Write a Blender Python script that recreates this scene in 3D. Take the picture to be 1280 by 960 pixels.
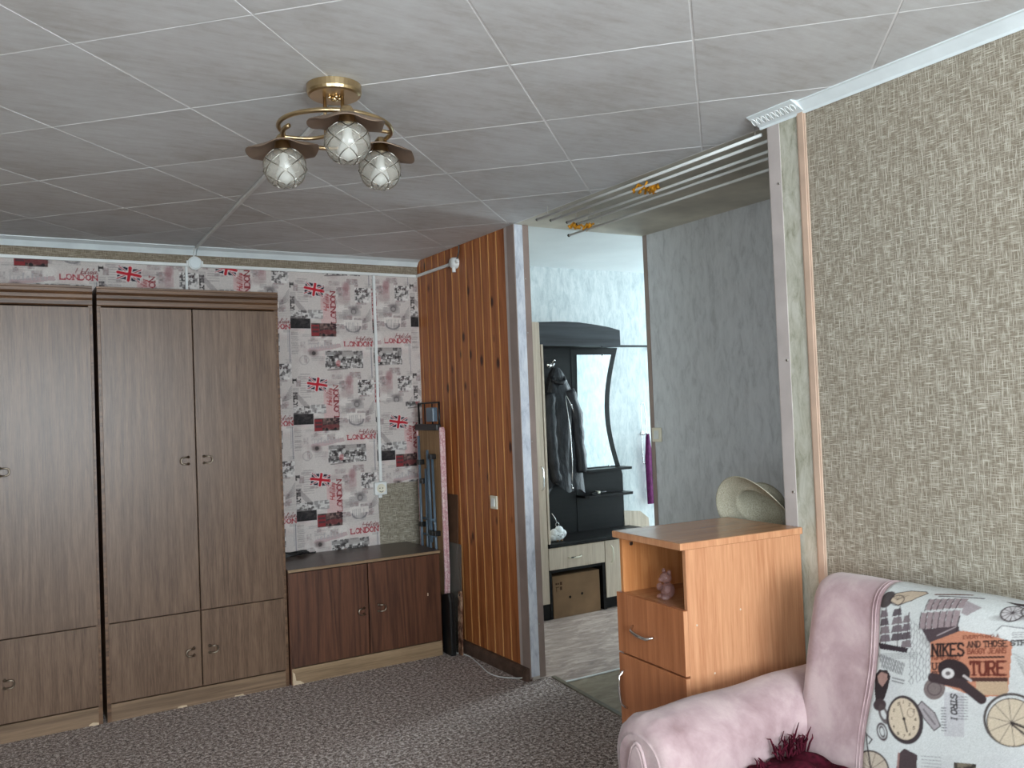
import bpy, math, random
import numpy as np
from mathutils import Vector, Matrix
random.seed(7)
rng = np.random.RandomState(11)
for _o in list(bpy.data.objects):
    bpy.data.objects.remove(_o)
scn = bpy.context.scene
COL = scn.collection
PI = math.pi

# ------------------------------------------------------------------ camera
YAW, PITCH, ROLL, CAMH, FPX = 0.5474, 0.0266, -0.0393, 1.4929, 1081.68
_cy, _sy, _cp, _sp = math.cos(YAW), math.sin(YAW), math.cos(PITCH), math.sin(PITCH)
_F = Vector((_sy*_cp, _cy*_cp, _sp)); _R = Vector((_cy, -_sy, 0)); _U = _R.cross(_F)
_R2 = _R*math.cos(ROLL) + _U*math.sin(ROLL); _U2 = _U*math.cos(ROLL) - _R*math.sin(ROLL)
cam = bpy.data.cameras.new('camera'); camo = bpy.data.objects.new('camera', cam); COL.objects.link(camo)
_m = Matrix((_R2, _U2, -_F)).transposed().to_4x4(); _m.translation = Vector((0, 0, CAMH)); camo.matrix_world = _m
cam.sensor_fit = 'HORIZONTAL'; cam.sensor_width = 36.0; cam.lens = FPX/1280*36.0; cam.clip_start = 0.05
scn.camera = camo

# ------------------------------------------------------------------ world, daylight, exposure
w = bpy.data.worlds.new('overcast_sky'); scn.world = w; w.use_nodes = True
w.node_tree.nodes['Background'].inputs[0].default_value = (0.72, 0.83, 1.0, 1); w.node_tree.nodes['Background'].inputs[1].default_value = 1.0
def area(name, loc, direction, sx, sy, energy, color):
    l = bpy.data.lights.new(name, 'AREA'); l.shape = 'RECTANGLE'; l.size = sx; l.size_y = sy; l.energy = energy; l.color = color
    o = bpy.data.objects.new(name, l); COL.objects.link(o); o.location = loc
    o.rotation_euler = Vector(direction).to_track_quat('-Z', 'Y').to_euler(); return o
area('daylight_room_window', (0.45, -2.62, 1.55), (0, 1, 0), 2.5, 1.5, 225, (0.90, 0.96, 1.0))
area('niche_fill_lamp', (-1.84, -1.15, 1.55), (1, 0, 0), 1.4, 1.4, 62, (0.90, 0.96, 1.0))  # added fill lamp outside the made-up left window, brightens the niche
area('daylight_hall_window', (6.82, 5.0, 1.55), (-1, 0, 0), 0.78, 1.6, 84, (0.84, 0.95, 1.0))
vs = scn.view_settings
vs.view_transform = 'Standard'; vs.look = 'None'; vs.gamma = 1.0; vs.use_curve_mapping = False; vs.exposure = 0.82

# ------------------------------------------------------------------ helpers
def lin(c):
    return tuple(((v/255)/12.92 if v/255 <= 0.04045 else ((v/255+0.055)/1.055)**2.4) for v in c)
def rgba(c): return (*lin(c), 1.0)

class MB:
    def __init__(s): s.v = []; s.f = []
    def add(s, vs_, fs):
        n = len(s.v); s.v += [tuple(p) for p in vs_]; s.f += [tuple(i+n for i in f) for f in fs]; return s
    def box(s, x0, x1, y0, y1, z0, z1):
        return s.add([(x0,y0,z0),(x1,y0,z0),(x1,y1,z0),(x0,y1,z0),(x0,y0,z1),(x1,y0,z1),(x1,y1,z1),(x0,y1,z1)],
            [(0,3,2,1),(4,5,6,7),(0,1,5,4),(1,2,6,5),(2,3,7,6),(3,0,4,7)])
    def prism(s, pts, ax, a, b):
        """extrude 2D polygon pts along axis ax between a and b"""
        n = len(pts)
        def P(p, t): return (t,p[0],p[1]) if ax == 'x' else (p[0],t,p[1]) if ax == 'y' else (p[0],p[1],t)
        return s.add([P(p,a) for p in pts]+[P(p,b) for p in pts],
            [tuple(range(n))[::-1], tuple(range(n,2*n))]+[(i,(i+1)%n,(i+1)%n+n,i+n) for i in range(n)])
    def lathe(s, prof, seg=24, c=(0,0,0), axis=(0,0,1), wob=None):
        q = Vector((0,0,1)).rotation_difference(Vector(axis).normalized()); c = Vector(c); vs_ = []; n = len(prof)
        for k in range(seg):
            a = 2*PI*k/seg
            for i,(r,z) in enumerate(prof):
                if wob: r, z = wob(r, z, a)
                vs_.append(c + q @ Vector((r*math.cos(a), r*math.sin(a), z)))
        return s.add(vs_, [(k*n+i, ((k+1)%seg)*n+i, ((k+1)%seg)*n+i+1, k*n+i+1) for k in range(seg) for i in range(n-1)])
    def tube(s, pts, r, seg=8, closed=False, cap=True):
        pts = [Vector(p) for p in pts]; n = len(pts); rs = r if isinstance(r, (list, tuple)) else [r]*n; vs_ = []; up = None
        for i in range(n):
            a = pts[(i-1) % n] if (closed or i > 0) else pts[i]; b = pts[(i+1) % n] if (closed or i < n-1) else pts[i]
            t = (b-a).normalized()
            if up is None:
                up = Vector((0,0,1)) if abs(t.z) < .9 else Vector((1,0,0))
            x = t.cross(up)
            if x.length < 1e-6: x = t.cross(Vector((0,1,0)))
            x.normalize(); y = x.cross(t).normalized(); up = y
            for k in range(seg):
                th = 2*PI*k/seg; vs_.append(pts[i] + x*(rs[i]*math.cos(th)) + y*(rs[i]*math.sin(th)))
        m = n if closed else n-1
        fs = [(i*seg+k, i*seg+(k+1)%seg, ((i+1)%n)*seg+(k+1)%seg, ((i+1)%n)*seg+k) for i in range(m) for k in range(seg)]
        if cap and not closed: fs += [tuple(range(seg))[::-1], tuple(range((n-1)*seg, n*seg))]
        return s.add(vs_, fs)
    def sphere(s, c, r, seg=14, ring=9):
        rx, ry, rz = r if isinstance(r, (tuple, list)) else (r, r, r); c = Vector(c); vs_ = [c+Vector((0,0,rz))]
        for i in range(1, ring):
            p = PI*i/ring
            for k in range(seg):
                a = 2*PI*k/seg; vs_.append(c+Vector((rx*math.sin(p)*math.cos(a), ry*math.sin(p)*math.sin(a), rz*math.cos(p))))
        vs_.append(c-Vector((0,0,rz))); L = len(vs_)-1
        fs = [(0, 1+k, 1+(k+1)%seg) for k in range(seg)]
        fs += [(1+i*seg+k, 1+(i+1)*seg+k, 1+(i+1)*seg+(k+1)%seg, 1+i*seg+(k+1)%seg) for i in range(ring-2) for k in range(seg)]
        fs += [(L, 1+(ring-2)*seg+(k+1)%seg, 1+(ring-2)*seg+k) for k in range(seg)]
        return s.add(vs_, fs)
    def grid(s, fn, nu, nv, close_u=False):
        vs_ = [fn(i, j) for i in range(nu) for j in range(nv)]
        m = nu if close_u else nu-1
        return s.add(vs_, [(i*nv+j, ((i+1)%nu)*nv+j, ((i+1)%nu)*nv+j+1, i*nv+j+1) for i in range(m) for j in range(nv-1)])

def obj(name, mb, mat, parent=None, bevel=0, smooth=False, seg=2):
    if isinstance(mb, MB):
        me = bpy.data.meshes.new(name); me.from_pydata(mb.v, [], mb.f); me.update()
        if smooth:
            for p in me.polygons: p.use_smooth = True
        me.materials.append(mat)
    else: me = mb
    o = bpy.data.objects.new(name, me); COL.objects.link(o)
    if parent: o.parent = parent
    if bevel:
        b = o.modifiers.new('bevel', 'BEVEL'); b.width = bevel; b.segments = seg; b.limit_method = 'ANGLE'; b.angle_limit = 0.6
        if smooth is False:
            for p in me.polygons: p.use_smooth = False
    return o
def tag(o, label, cat, group=None):
    o['label'] = label; o['category'] = cat
    if group: o['group'] = group
    return o
def thing(name, label, cat, loc=(0,0,0), rotz=0, group=None):
    o = bpy.data.objects.new(name, None); COL.objects.link(o); o.location = loc; o.rotation_euler = (0,0,rotz); o.empty_display_size = .1
    return tag(o, label, cat, group)
def struct(name, mb, mat, label=None, bevel=0, smooth=False):
    o = obj(name, mb, mat, None, bevel, smooth); o['kind'] = 'structure'
    if label: o['label'] = label
    return o
def recenter(o, pt):
    """move a mesh object's origin to pt without moving the mesh"""
    o.data.transform(Matrix.Translation(-Vector(pt))); o.location = pt; return o
def B(x0,x1,y0,y1,z0,z1): return MB().box(x0,x1,y0,y1,z0,z1)

# ------------------------------------------------------------------ materials
class NT:
    def __init__(s, name, rough=.6, spec=.5, metal=0):
        s.m = bpy.data.materials.new(name); s.m.use_nodes = True; s.t = s.m.node_tree; s.n = s.t.nodes; s.l = s.t.links
        s.b = s.n['Principled BSDF']; s.b.inputs['Roughness'].default_value = rough; s.b.inputs['Metallic'].default_value = metal
        s.b.inputs['Specular IOR Level'].default_value = spec
    def node(s, typ, ins=None, **kw):
        nd = s.n.new(typ)
        for k, v in kw.items(): setattr(nd, k, v)
        for k, v in (ins or {}).items():
            if hasattr(v, 'node'): s.l.new(v, nd.inputs[k])
            else: nd.inputs[k].default_value = v
        return nd
    def coord(s, scale=(1,1,1), rand=False, kind='Object', rot=(0,0,0)):
        c = s.node('ShaderNodeTexCoord').outputs[kind]
        if rand:
            r = s.node('ShaderNodeObjectInfo').outputs['Random']
            r2 = s.node('ShaderNodeMath', {0: r, 1: 37.0}, operation='MULTIPLY').outputs[0]
            c = s.node('ShaderNodeVectorMath', {0: c, 1: r2}, operation='ADD').outputs[0]
        return s.node('ShaderNodeMapping', {'Vector': c, 'Scale': scale, 'Rotation': rot}).outputs[0]
    def noise(s, vec, scale=5, detail=3, rough=.55, dist=0):
        return s.node('ShaderNodeTexNoise', {'Vector': vec, 'Scale': scale, 'Detail': detail, 'Roughness': rough, 'Distortion': dist}).outputs['Fac']
    def ramp(s, fac, stops):
        r = s.node('ShaderNodeValToRGB', {'Fac': fac}); e = r.color_ramp.elements
        while len(e) < len(stops): e.new(.5)
        for q, (p, c) in zip(e, stops): q.position = p; q.color = c if len(c) == 4 else rgba(c)
        return r.outputs['Color']
    def mix(s, fac, a, b, mode='MIX'):
        nd = s.node('ShaderNodeMix', data_type='RGBA', blend_type=mode)
        for i, v in ((0, fac), (6, a), (7, b)):
            if hasattr(v, 'node'): s.l.new(v, nd.inputs[i])
            else: nd.inputs[i].default_value = v if i == 0 or len(v) == 4 else rgba(v)
        return nd.outputs[2]
    def math(s, op, a, b=0.0):
        return s.node('ShaderNodeMath', {0: a, 1: b}, operation=op).outputs[0]
    def base(s, c):
        if hasattr(c, 'node'): s.l.new(c, s.b.inputs['Base Color'])
        else: s.b.inputs['Base Color'].default_value = rgba(c)
        return s
    def bump(s, h, strength=.3, dist=.01):
        nd = s.node('ShaderNodeBump', {'Height': h, 'Strength': strength, 'Distance': dist}); s.l.new(nd.outputs[0], s.b.inputs['Normal']); return s

def plain(name, c, rough=.5, spec=.5, metal=0, var=.12, sc=8):
    t = NT(name, rough, spec, metal); n = t.noise(t.coord(), sc, 3)
    d = tuple(v*(1-var) for v in c); e = tuple(min(255, v*(1+var*.6)) for v in c)
    return t.base(t.ramp(n, [(.3, d), (.7, e)])).m
def wood(name, dark, light, axis='Z', rough=.45, spec=.4, fine=70, wide=7, contrast=1.0, rand=True):
    t = NT(name, rough, spec); st = {'X': (.045,1,1), 'Y': (1,.045,1), 'Z': (1,1,.045)}[axis]
    c = t.coord(st, rand); w1 = t.noise(c, wide, 2, .5, .6)
    rings = t.math('SINE', t.math('MULTIPLY', w1, 55.0)); rings = t.math('MULTIPLY_ADD', rings, .5); t.n[-1].inputs[2].default_value = .5
    f = t.noise(c, fine, 4, .65); f2 = t.noise(c, fine*3, 2, .6)
    a = t.math('ADD', t.math('MULTIPLY', rings, .22*contrast), t.math('ADD', t.math('MULTIPLY', f, .6), t.math('MULTIPLY', f2, .35)))
    t.base(t.ramp(a, [(.36, dark), (.78, light)])); t.bump(f2, .12, .002); return t.m

M = {}
def make_materials():
    # carpet: brown-grey speckled twist pile
    t = NT('carpet_pile', .95, .15); c = t.coord(); n1 = t.noise(c, 55, 3, .75); n2 = t.noise(c, 140, 2, .7); n3 = t.noise(c, 1.3, 3)
    a = t.math('ADD', t.math('MULTIPLY', n1, .65), t.math('MULTIPLY', n2, .45))
    col = t.ramp(a, [(.42, (36,26,23)), (.495, (108,89,81)), (.565, (160,141,132)), (.65, (240,228,220))])
    col = t.mix(t.math('MULTIPLY', n3, .22), col, (96,80,74)); t.base(col); t.bump(a, .8, .008)
    t.b.inputs['Sheen Weight'].default_value = .15; t.b.inputs['Sheen Roughness'].default_value = .4; M['carpet'] = t.m
    # linoleum sheets
    for nm, d, l, x in (('lino_hall', (104,88,80), (200,184,174), (152,131,121)), ('lino_niche', (122,110,92), (174,160,138), (148,134,112))):
        t = NT(nm, .5, .4); c = t.coord((1, 2.6, 1)); n1 = t.noise(c, 6, 6, .7, .8); n2 = t.noise(c, 22, 4, .7)
        t.base(t.mix(t.math('MULTIPLY', n2, .45), t.ramp(n1, [(.33, d), (.5, x), (.66, l)]), l)); t.bump(n2, .1, .002); M[nm] = t.m
    # ceiling tile: off-white painted board with grime
    t = NT('ceiling_tile', .62, .35); c = t.coord((1,1,1), True); c2 = t.coord((1,5,1), True, rot=(0,0,.78)); n1 = t.noise(c, 2.2, 5, .6); n2 = t.noise(c2, 7, 4, .65); n3 = t.noise(c, 26, 3, .7)
    a = t.math('ADD', t.math('MULTIPLY', n1, .5), t.math('ADD', t.math('MULTIPLY', n2, .35), t.math('MULTIPLY', n3, .15)))
    t.base(t.ramp(a, [(.34, (186,183,179)), (.5, (208,208,208)), (.64, (220,222,223))])); t.bump(n2, .08, .003); M['tile'] = t.m
    M['joint'] = plain('white_joint_filler', (240,240,240), .6, .3, var=.14, sc=2.5)
    M['niche_ceil'] = plain('niche_ceiling_paint', (206,202,188), .6, .3, var=.12, sc=3)
    M['hall_ceil'] = plain('hall_ceiling_paint', (222,226,226), .35, .5, var=.04, sc=2)
    M['plaster'] = plain('plain_plaster', (205,198,188), .85, .2, var=.05)
    # burlap-like woven wallpaper
    def weave(name, dark, mid, light, kx):
        t = NT(name, .9, .15); s1 = {'x': (1,1,.05), 'y': (1,1,.05)}[kx]; s2 = {'x': (.06,1,1), 'y': (1,.06,1)}[kx]
        v = t.noise(t.coord(s1), 520, 2, .6); h = t.noise(t.coord(s2), 430, 2, .6); big = t.noise(t.coord(), 2.2, 3)
        a = t.math('MAXIMUM', v, h); col = t.ramp(a, [(.48, dark), (.575, mid), (.68, light)])
        col = t.mix(t.math('MULTIPLY', big, .28), col, (158,140,118)); t.base(col); t.bump(a, .3, .002); M[name] = t.m
    weave('burlap_wall', (122,114,101), (160,153,139), (206,201,188), 'y')
    weave('burlap_strip', (106,96,83), (138,127,111), (172,162,146), 'x')
    weave('burlap_patch', (112,105,92), (152,146,131), (195,190,176), 'x')
    # mottled vinyl wallpaper of the hall and niche
    def mottle(name, dark, mid, light, rough):
        t = NT(name, rough, .5); n1 = t.noise(t.coord((1,1,.35)), 26, 5, .7, .5); n2 = t.noise(t.coord((1,1,.5)), 6, 3)
        col = t.ramp(n1, [(.32, dark), (.47, mid), (.62, light)]); col = t.mix(t.math('MULTIPLY', n2, .25), col, mid); t.base(col); t.bump(n1, .35, .006); M[name] = t.m
    mottle('niche_paper', (184,187,190), (204,207,210), (214,217,220), .6)
    mottle('hall_paper', (190,199,201), (212,219,220), (230,234,234), .34)
    mottle('pillar_paper', (138,136,116), (182,180,164), (202,200,188), .55)
    mottle('post_paper', (176,182,192), (208,213,222), (226,230,236), .5)
    M['plastic_mauve'] = plain('mauve_plastic_angle', (152,134,126), .4, .5, var=.05)
    M['plastic_grey'] = plain('pale_grey_plastic_angle', (186,176,172), .4, .5, var=.05)
    M['plastic_pink'] = plain('peach_plastic_strip', (198,170,150), .45, .4, var=.06)
    M['white_plastic'] = plain('white_plastic', (226,228,226), .4, .5, var=.04)
    M['cream_plastic'] = plain('cream_plastic', (226,220,200), .35, .5, var=.03)
    M['cornice'] = plain('painted_white_cornice', (224,232,234), .5, .4, var=.04)
    M['dark'] = plain('black_plastic', (24,24,25), .4, .5)
    M['charcoal'] = plain('dark_gap', (20,17,15), .8, .2)
    M['steel'] = plain('brushed_steel', (190,186,178), .28, .5, 1.0, var=.08)
    M['bronze'] = plain('aged_steel', (142,130,116), .32, .5, 1.0, var=.15)
    M['chrome'] = plain('chrome', (225,225,225), .12, .5, 1.0, var=.03)
    M['brass'] = plain('pale_brass', (206,182,142), .28, .5, 1.0, var=.10)
    M['brass_dark'] = plain('bronze_shade', (140,120,104), .45, .5, .5, var=.12)
    # woods
    M['ward'] = wood('walnut_laminate', (84,62,47), (134,107,86), 'Z', .35, .45, 130, 5, .45)
    M['ward_edge'] = wood('walnut_laminate_dark', (72,49,34), (122,90,65), 'X', .38, .45, 60)
    M['ward_plinth'] = wood('walnut_plinth', (98,77,59), (140,114,90), 'X', .5, .35)
    M['low_door'] = wood('mahogany_laminate', (62,36,24), (102,64,45), 'Z', .45, .4, 95)
    M['low_top'] = wood('dark_worktop', (66,53,45), (88,72,61), 'X', .33, .5)
    M['low_plinth'] = wood('oak_plinth', (120,97,73), (166,139,109), 'X', .5, .35)
    M['chip'] = plain('bare_chipboard', (208,186,158), .9, .2)
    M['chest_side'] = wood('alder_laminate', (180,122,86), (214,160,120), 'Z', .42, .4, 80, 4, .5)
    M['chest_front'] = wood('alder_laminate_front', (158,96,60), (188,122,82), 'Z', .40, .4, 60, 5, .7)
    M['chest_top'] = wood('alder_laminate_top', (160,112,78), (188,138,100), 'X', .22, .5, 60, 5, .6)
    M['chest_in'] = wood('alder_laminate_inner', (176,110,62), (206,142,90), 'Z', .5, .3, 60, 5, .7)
    M['cream'] = wood('bleached_oak_laminate', (184,166,146), (218,203,184), 'Z', .42, .4, 90, 8, .5)
    M['wenge'] = wood('wenge_laminate', (10,9,9), (20,18,18), 'X', .42, .25, 60)
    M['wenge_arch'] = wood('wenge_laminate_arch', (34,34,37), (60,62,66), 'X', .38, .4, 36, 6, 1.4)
    # pine plank with knots
    t = NT('stained_pine', .42, .4); c = t.coord((1,1,.06), True); n = t.noise(c, 30, 4, .6, .5); n2 = t.noise(c, 110, 3)
    a = t.math('ADD', t.math('MULTIPLY', n, .65), t.math('MULTIPLY', n2, .35)); col = t.ramp(a, [(.36, (132,72,36)), (.52, (170,102,58)), (.66, (190,122,74))])
    kv = t.coord((1,1.0,.55), True); vo = t.node('ShaderNodeTexVoronoi', {'Vector': kv, 'Scale': 8.5, 'Randomness': 1.0}).outputs['Distance']
    k = t.ramp(vo, [(.09, (255,255,255)), (.19, (0,0,0))]); t.base(t.mix(k, col, (66,28,12))); t.bump(n2, .1, .002); M['pine'] = t.m
    M['pine_lit_edge'] = wood('lit_pine_bevel', (176,118,66), (206,150,94), 'Z', .5, .3)  # lighter pine: light caught by the groove bevels, put into the colour
    M['skirting'] = plain('brown_skirting', (92,72,62), .55, .3, var=.2, sc=20)
    M['threshold'] = plain('threshold_strip', (118,110,94), .4, .5, var=.15, sc=20)
    # sofa suede
    t = NT('mauve_suede', .85, .2); c = t.coord(); n = t.noise(c, 7, 5, .6, .3); n2 = t.noise(c, 160, 2)
    t.base(t.ramp(n, [(.3, (150,122,124)), (.5, (175,149,151)), (.68, (195,172,172))])); t.bump(n2, .25, .003)
    t.b.inputs['Sheen Weight'].default_value = .35; M['suede'] = t.m
    t = NT('printed_upholstery', .8, .2); a = t.node('ShaderNodeAttribute', attribute_name='print'); n2 = t.noise(t.coord(), 420, 2)
    t.base(a.outputs['Color']); t.bump(n2, .3, .002); M['print'] = t.m
    t = NT('printed_wallpaper', .75, .25); a = t.node('ShaderNodeAttribute', attribute_name='print'); n2 = t.noise(t.coord(), 260, 2); t.base(a.outputs['Color']); t.bump(n2, .2, .002); M['paper'] = t.m
    M['maroon'] = plain('maroon_wool', (70,18,32), .95, .1, var=.35, sc=60)
    # straw
    t = NT('woven_straw', .8, .2); n = t.noise(t.coord(), 220, 3, .7); n2 = t.noise(t.coord(), 18, 3)
    t.base(t.mix(n2, t.ramp(n, [(.35, (132,126,108)), (.6, (204,198,178))]), (172,166,146))); t.bump(n, .6, .004); M['straw'] = t.m
    M['cardboard'] = plain('cardboard', (132,104,78), .85, .2, var=.1, sc=5)
    M['print_dark'] = plain('carton_print', (74,52,38), .9, .1)
    t = NT('jacket_nylon', .5, .4); n = t.noise(t.coord((1,1,.5)), 20, 4); t.base(t.ramp(n, [(.35, (10,10,13)), (.65, (26,27,33))])); t.bump(n, .6, .02); M['jacket'] = t.m
    M['plush'] = plain('white_plush', (228,230,230), .9, .2, var=.06, sc=60)
    M['purple'] = plain('purple_cloth', (98,36,84), .8, .2, var=.2, sc=30)
    M['orange'] = plain('orange_cord', (206,142,34), .6, .3, var=.25, sc=60)
    M['blue_tube'] = plain('blue_grey_enamel', (92,108,122), .35, .5, var=.12)
    M['hardboard'] = plain('brown_hardboard', (98,72,54), .7, .3, var=.15, sc=14)
    M['board_under'] = wood('board_underside', (126,96,66), (164,130,94), 'Z', .7, .3)
    t = NT('pink_floral_cover', .9, .2); n = t.noise(t.coord(), 34, 4, .6, 1.2); t.base(t.ramp(n, [(.42, (222,190,190)), (.52, (196,140,146)), (.6, (226,200,198))])); M['floral'] = t.m
    t = NT('worn_paint_wood', .8, .2); n = t.noise(t.coord((1,1,.4)), 40, 5, .7); t.base(t.ramp(n, [(.42, (72,44,34)), (.52, (150,110,88)), (.62, (196,168,142))])); M['worn'] = t.m
    M['bulb'] = plain('frosted_bulb', (236,240,242), .35, .5, var=.02)
    # glass
    def glassy(name, tint, mixfac, rough=.05):
        m = bpy.data.materials.new(name); m.use_nodes = True; nt = m.node_tree; nt.nodes.clear()
        o = nt.nodes.new('ShaderNodeOutputMaterial'); tr = nt.nodes.new('ShaderNodeBsdfTransparent'); pb = nt.nodes.new('ShaderNodeBsdfPrincipled'); mx = nt.nodes.new('ShaderNodeMixShader')
        tc = nt.nodes.new('ShaderNodeTexCoord'); no = nt.nodes.new('ShaderNodeTexNoise'); no.inputs['Scale'].default_value = 12; nt.links.new(tc.outputs['Object'], no.inputs['Vector'])
        rm = nt.nodes.new('ShaderNodeMapRange'); rm.inputs['To Min'].default_value = max(0, mixfac-.08); rm.inputs['To Max'].default_value = mixfac+.08; nt.links.new(no.outputs['Fac'], rm.inputs['Value']); nt.links.new(rm.outputs[0], mx.inputs[0])
        tr.inputs[0].default_value = (*[.5+.5*v for v in lin(tint)], 1); pb.inputs['Base Color'].default_value = rgba(tint); pb.inputs['Roughness'].default_value = rough; pb.inputs['Specular IOR Level'].default_value = .8
        nt.links.new(tr.outputs[0], mx.inputs[1]); nt.links.new(pb.outputs[0], mx.inputs[2]); nt.links.new(mx.outputs[0], o.inputs[0]); return m
    M['globe'] = glassy('smoked_glass_globe', (214,210,200), .30, .10)
    M['pane'] = glassy('window_pane', (236,242,244), .10)
    M['sheet_glass'] = glassy('dusty_glass_sheet', (160,158,148), .32, .2)
    M['fig_glass'] = glassy('pink_glass', (206,170,166), .22, .03)
    M['mirror'] = plain('mirror_silver', (206,212,212), .02, .5, 1.0, var=.01)
make_materials()

# ------------------------------------------------------------------ print canvas (numpy) for wallpaper and upholstery
GL = {'A':[[(0,0),(.5,1),(1,0)],[(.2,.36),(.8,.36)]],'B':[[(0,0),(0,1),(.7,1),(.92,.86),(.92,.66),(.7,.53),(0,.53)],[(.7,.53),(1,.4),(1,.14),(.75,0),(0,0)]],
'D':[[(0,0),(0,1),(.5,1),(.85,.85),(1,.5),(.85,.15),(.5,0),(0,0)]],'E':[[(1,0),(0,0),(0,1),(1,1)],[(0,.52),(.75,.52)]],'F':[[(0,0),(0,1),(1,1)],[(0,.52),(.75,.52)]],
'G':[[(1,.8),(.7,1),(.3,1),(0,.7),(0,.3),(.3,0),(.75,0),(1,.2),(1,.48),(.6,.48)]],'H':[[(0,0),(0,1)],[(1,0),(1,1)],[(0,.52),(1,.52)]],'I':[[(.5,0),(.5,1)]],
'J':[[(.8,1),(.8,.25),(.55,0),(.2,0),(0,.25)]],'K':[[(0,0),(0,1)],[(1,1),(0,.45)],[(.3,.6),(1,0)]],'L':[[(0,1),(0,0),(1,0),(1,.18)]],'N':[[(0,0),(0,1),(1,0),(1,1)]],
'O':[[(.5,1),(.15,.87),(0,.5),(.15,.13),(.5,0),(.85,.13),(1,.5),(.85,.87),(.5,1)]],'R':[[(0,0),(0,1),(.7,1),(.95,.85),(.95,.65),(.7,.5),(0,.5)],[(.5,.5),(1,0)]],
'S':[[(1,.82),(.75,1),(.25,1),(0,.78),(.15,.58),(.85,.42),(1,.22),(.75,0),(.25,0),(0,.18)]],'T':[[(.5,0),(.5,1)],[(0,.84),(0,1),(1,1),(1,.84)]],'U':[[(0,1),(0,.25),(.25,0),(.75,0),(1,.25),(1,1)]],
'V':[[(0,1),(.5,0),(1,1)]],'W':[[(0,1),(.25,0),(.5,.75),(.75,0),(1,1)]],'Y':[[(0,1),(.5,.5),(1,1)],[(.5,.5),(.5,0)]],
'o':[[(.5,.5),(.1,.4),(0,.2),(.2,0),(.6,0),(.8,.25),(.6,.48),(.5,.5)]],'l':[[(0,0),(.1,.4),(.6,1),(.35,1),(.15,.5),(.3,0),(.6,.08)]],'i':[[(.2,.5),(.2,.1),(.5,0)],[(.3,.72),(.36,.74)]],
'd':[[(.7,.4),(.3,.5),(0,.2),(.2,0),(.6,.1),(.8,1)],[(.6,.1),(.9,0)]],'a':[[(.7,.45),(.3,.5),(0,.2),(.2,0),(.6,.15),(.7,.5),(.7,.1),(1,0)]],'y':[[(0,.5),(.1,.1),(.5,.05),(.8,.5)],[(.8,.5),(.5,-.4),(.1,-.4),(1,.1)]],
'v':[[(0,.5),(.3,0),(.7,.5)]],'e':[[(0,.25),(.6,.3),(.4,.5),(.1,.4),(.05,.1),(.4,0),(.8,.12)]],
'1':[[(.2,.8),(.5,1),(.5,0)]],'2':[[(0,.8),(.4,1),(.9,.75),(0,0),(1,0)]],'3':[[(0,1),(1,1),(.4,.6),(.9,.3),(.5,0),(0,.15)]],'4':[[(.7,0),(.7,1),(0,.3),(1,.3)]],'5':[[(1,1),(.1,1),(.1,.6),(.8,.55),(.9,.2),(.4,0),(0,.1)]],'6':[[(.8,1),(.1,.5),(.1,.1),(.6,0),(.9,.3),(.5,.55),(.1,.4)]],'7':[[(0,1),(1,1),(.4,0)]],'8':[[(.5,.55),(.1,.8),(.5,1),(.9,.8),(.5,.55),(0,.25),(.5,0),(1,.25),(.5,.55)]],'9':[[(.9,.6),(.5,.45),(.1,.7),(.5,1),(.9,.7),(.5,0)]]}
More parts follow.
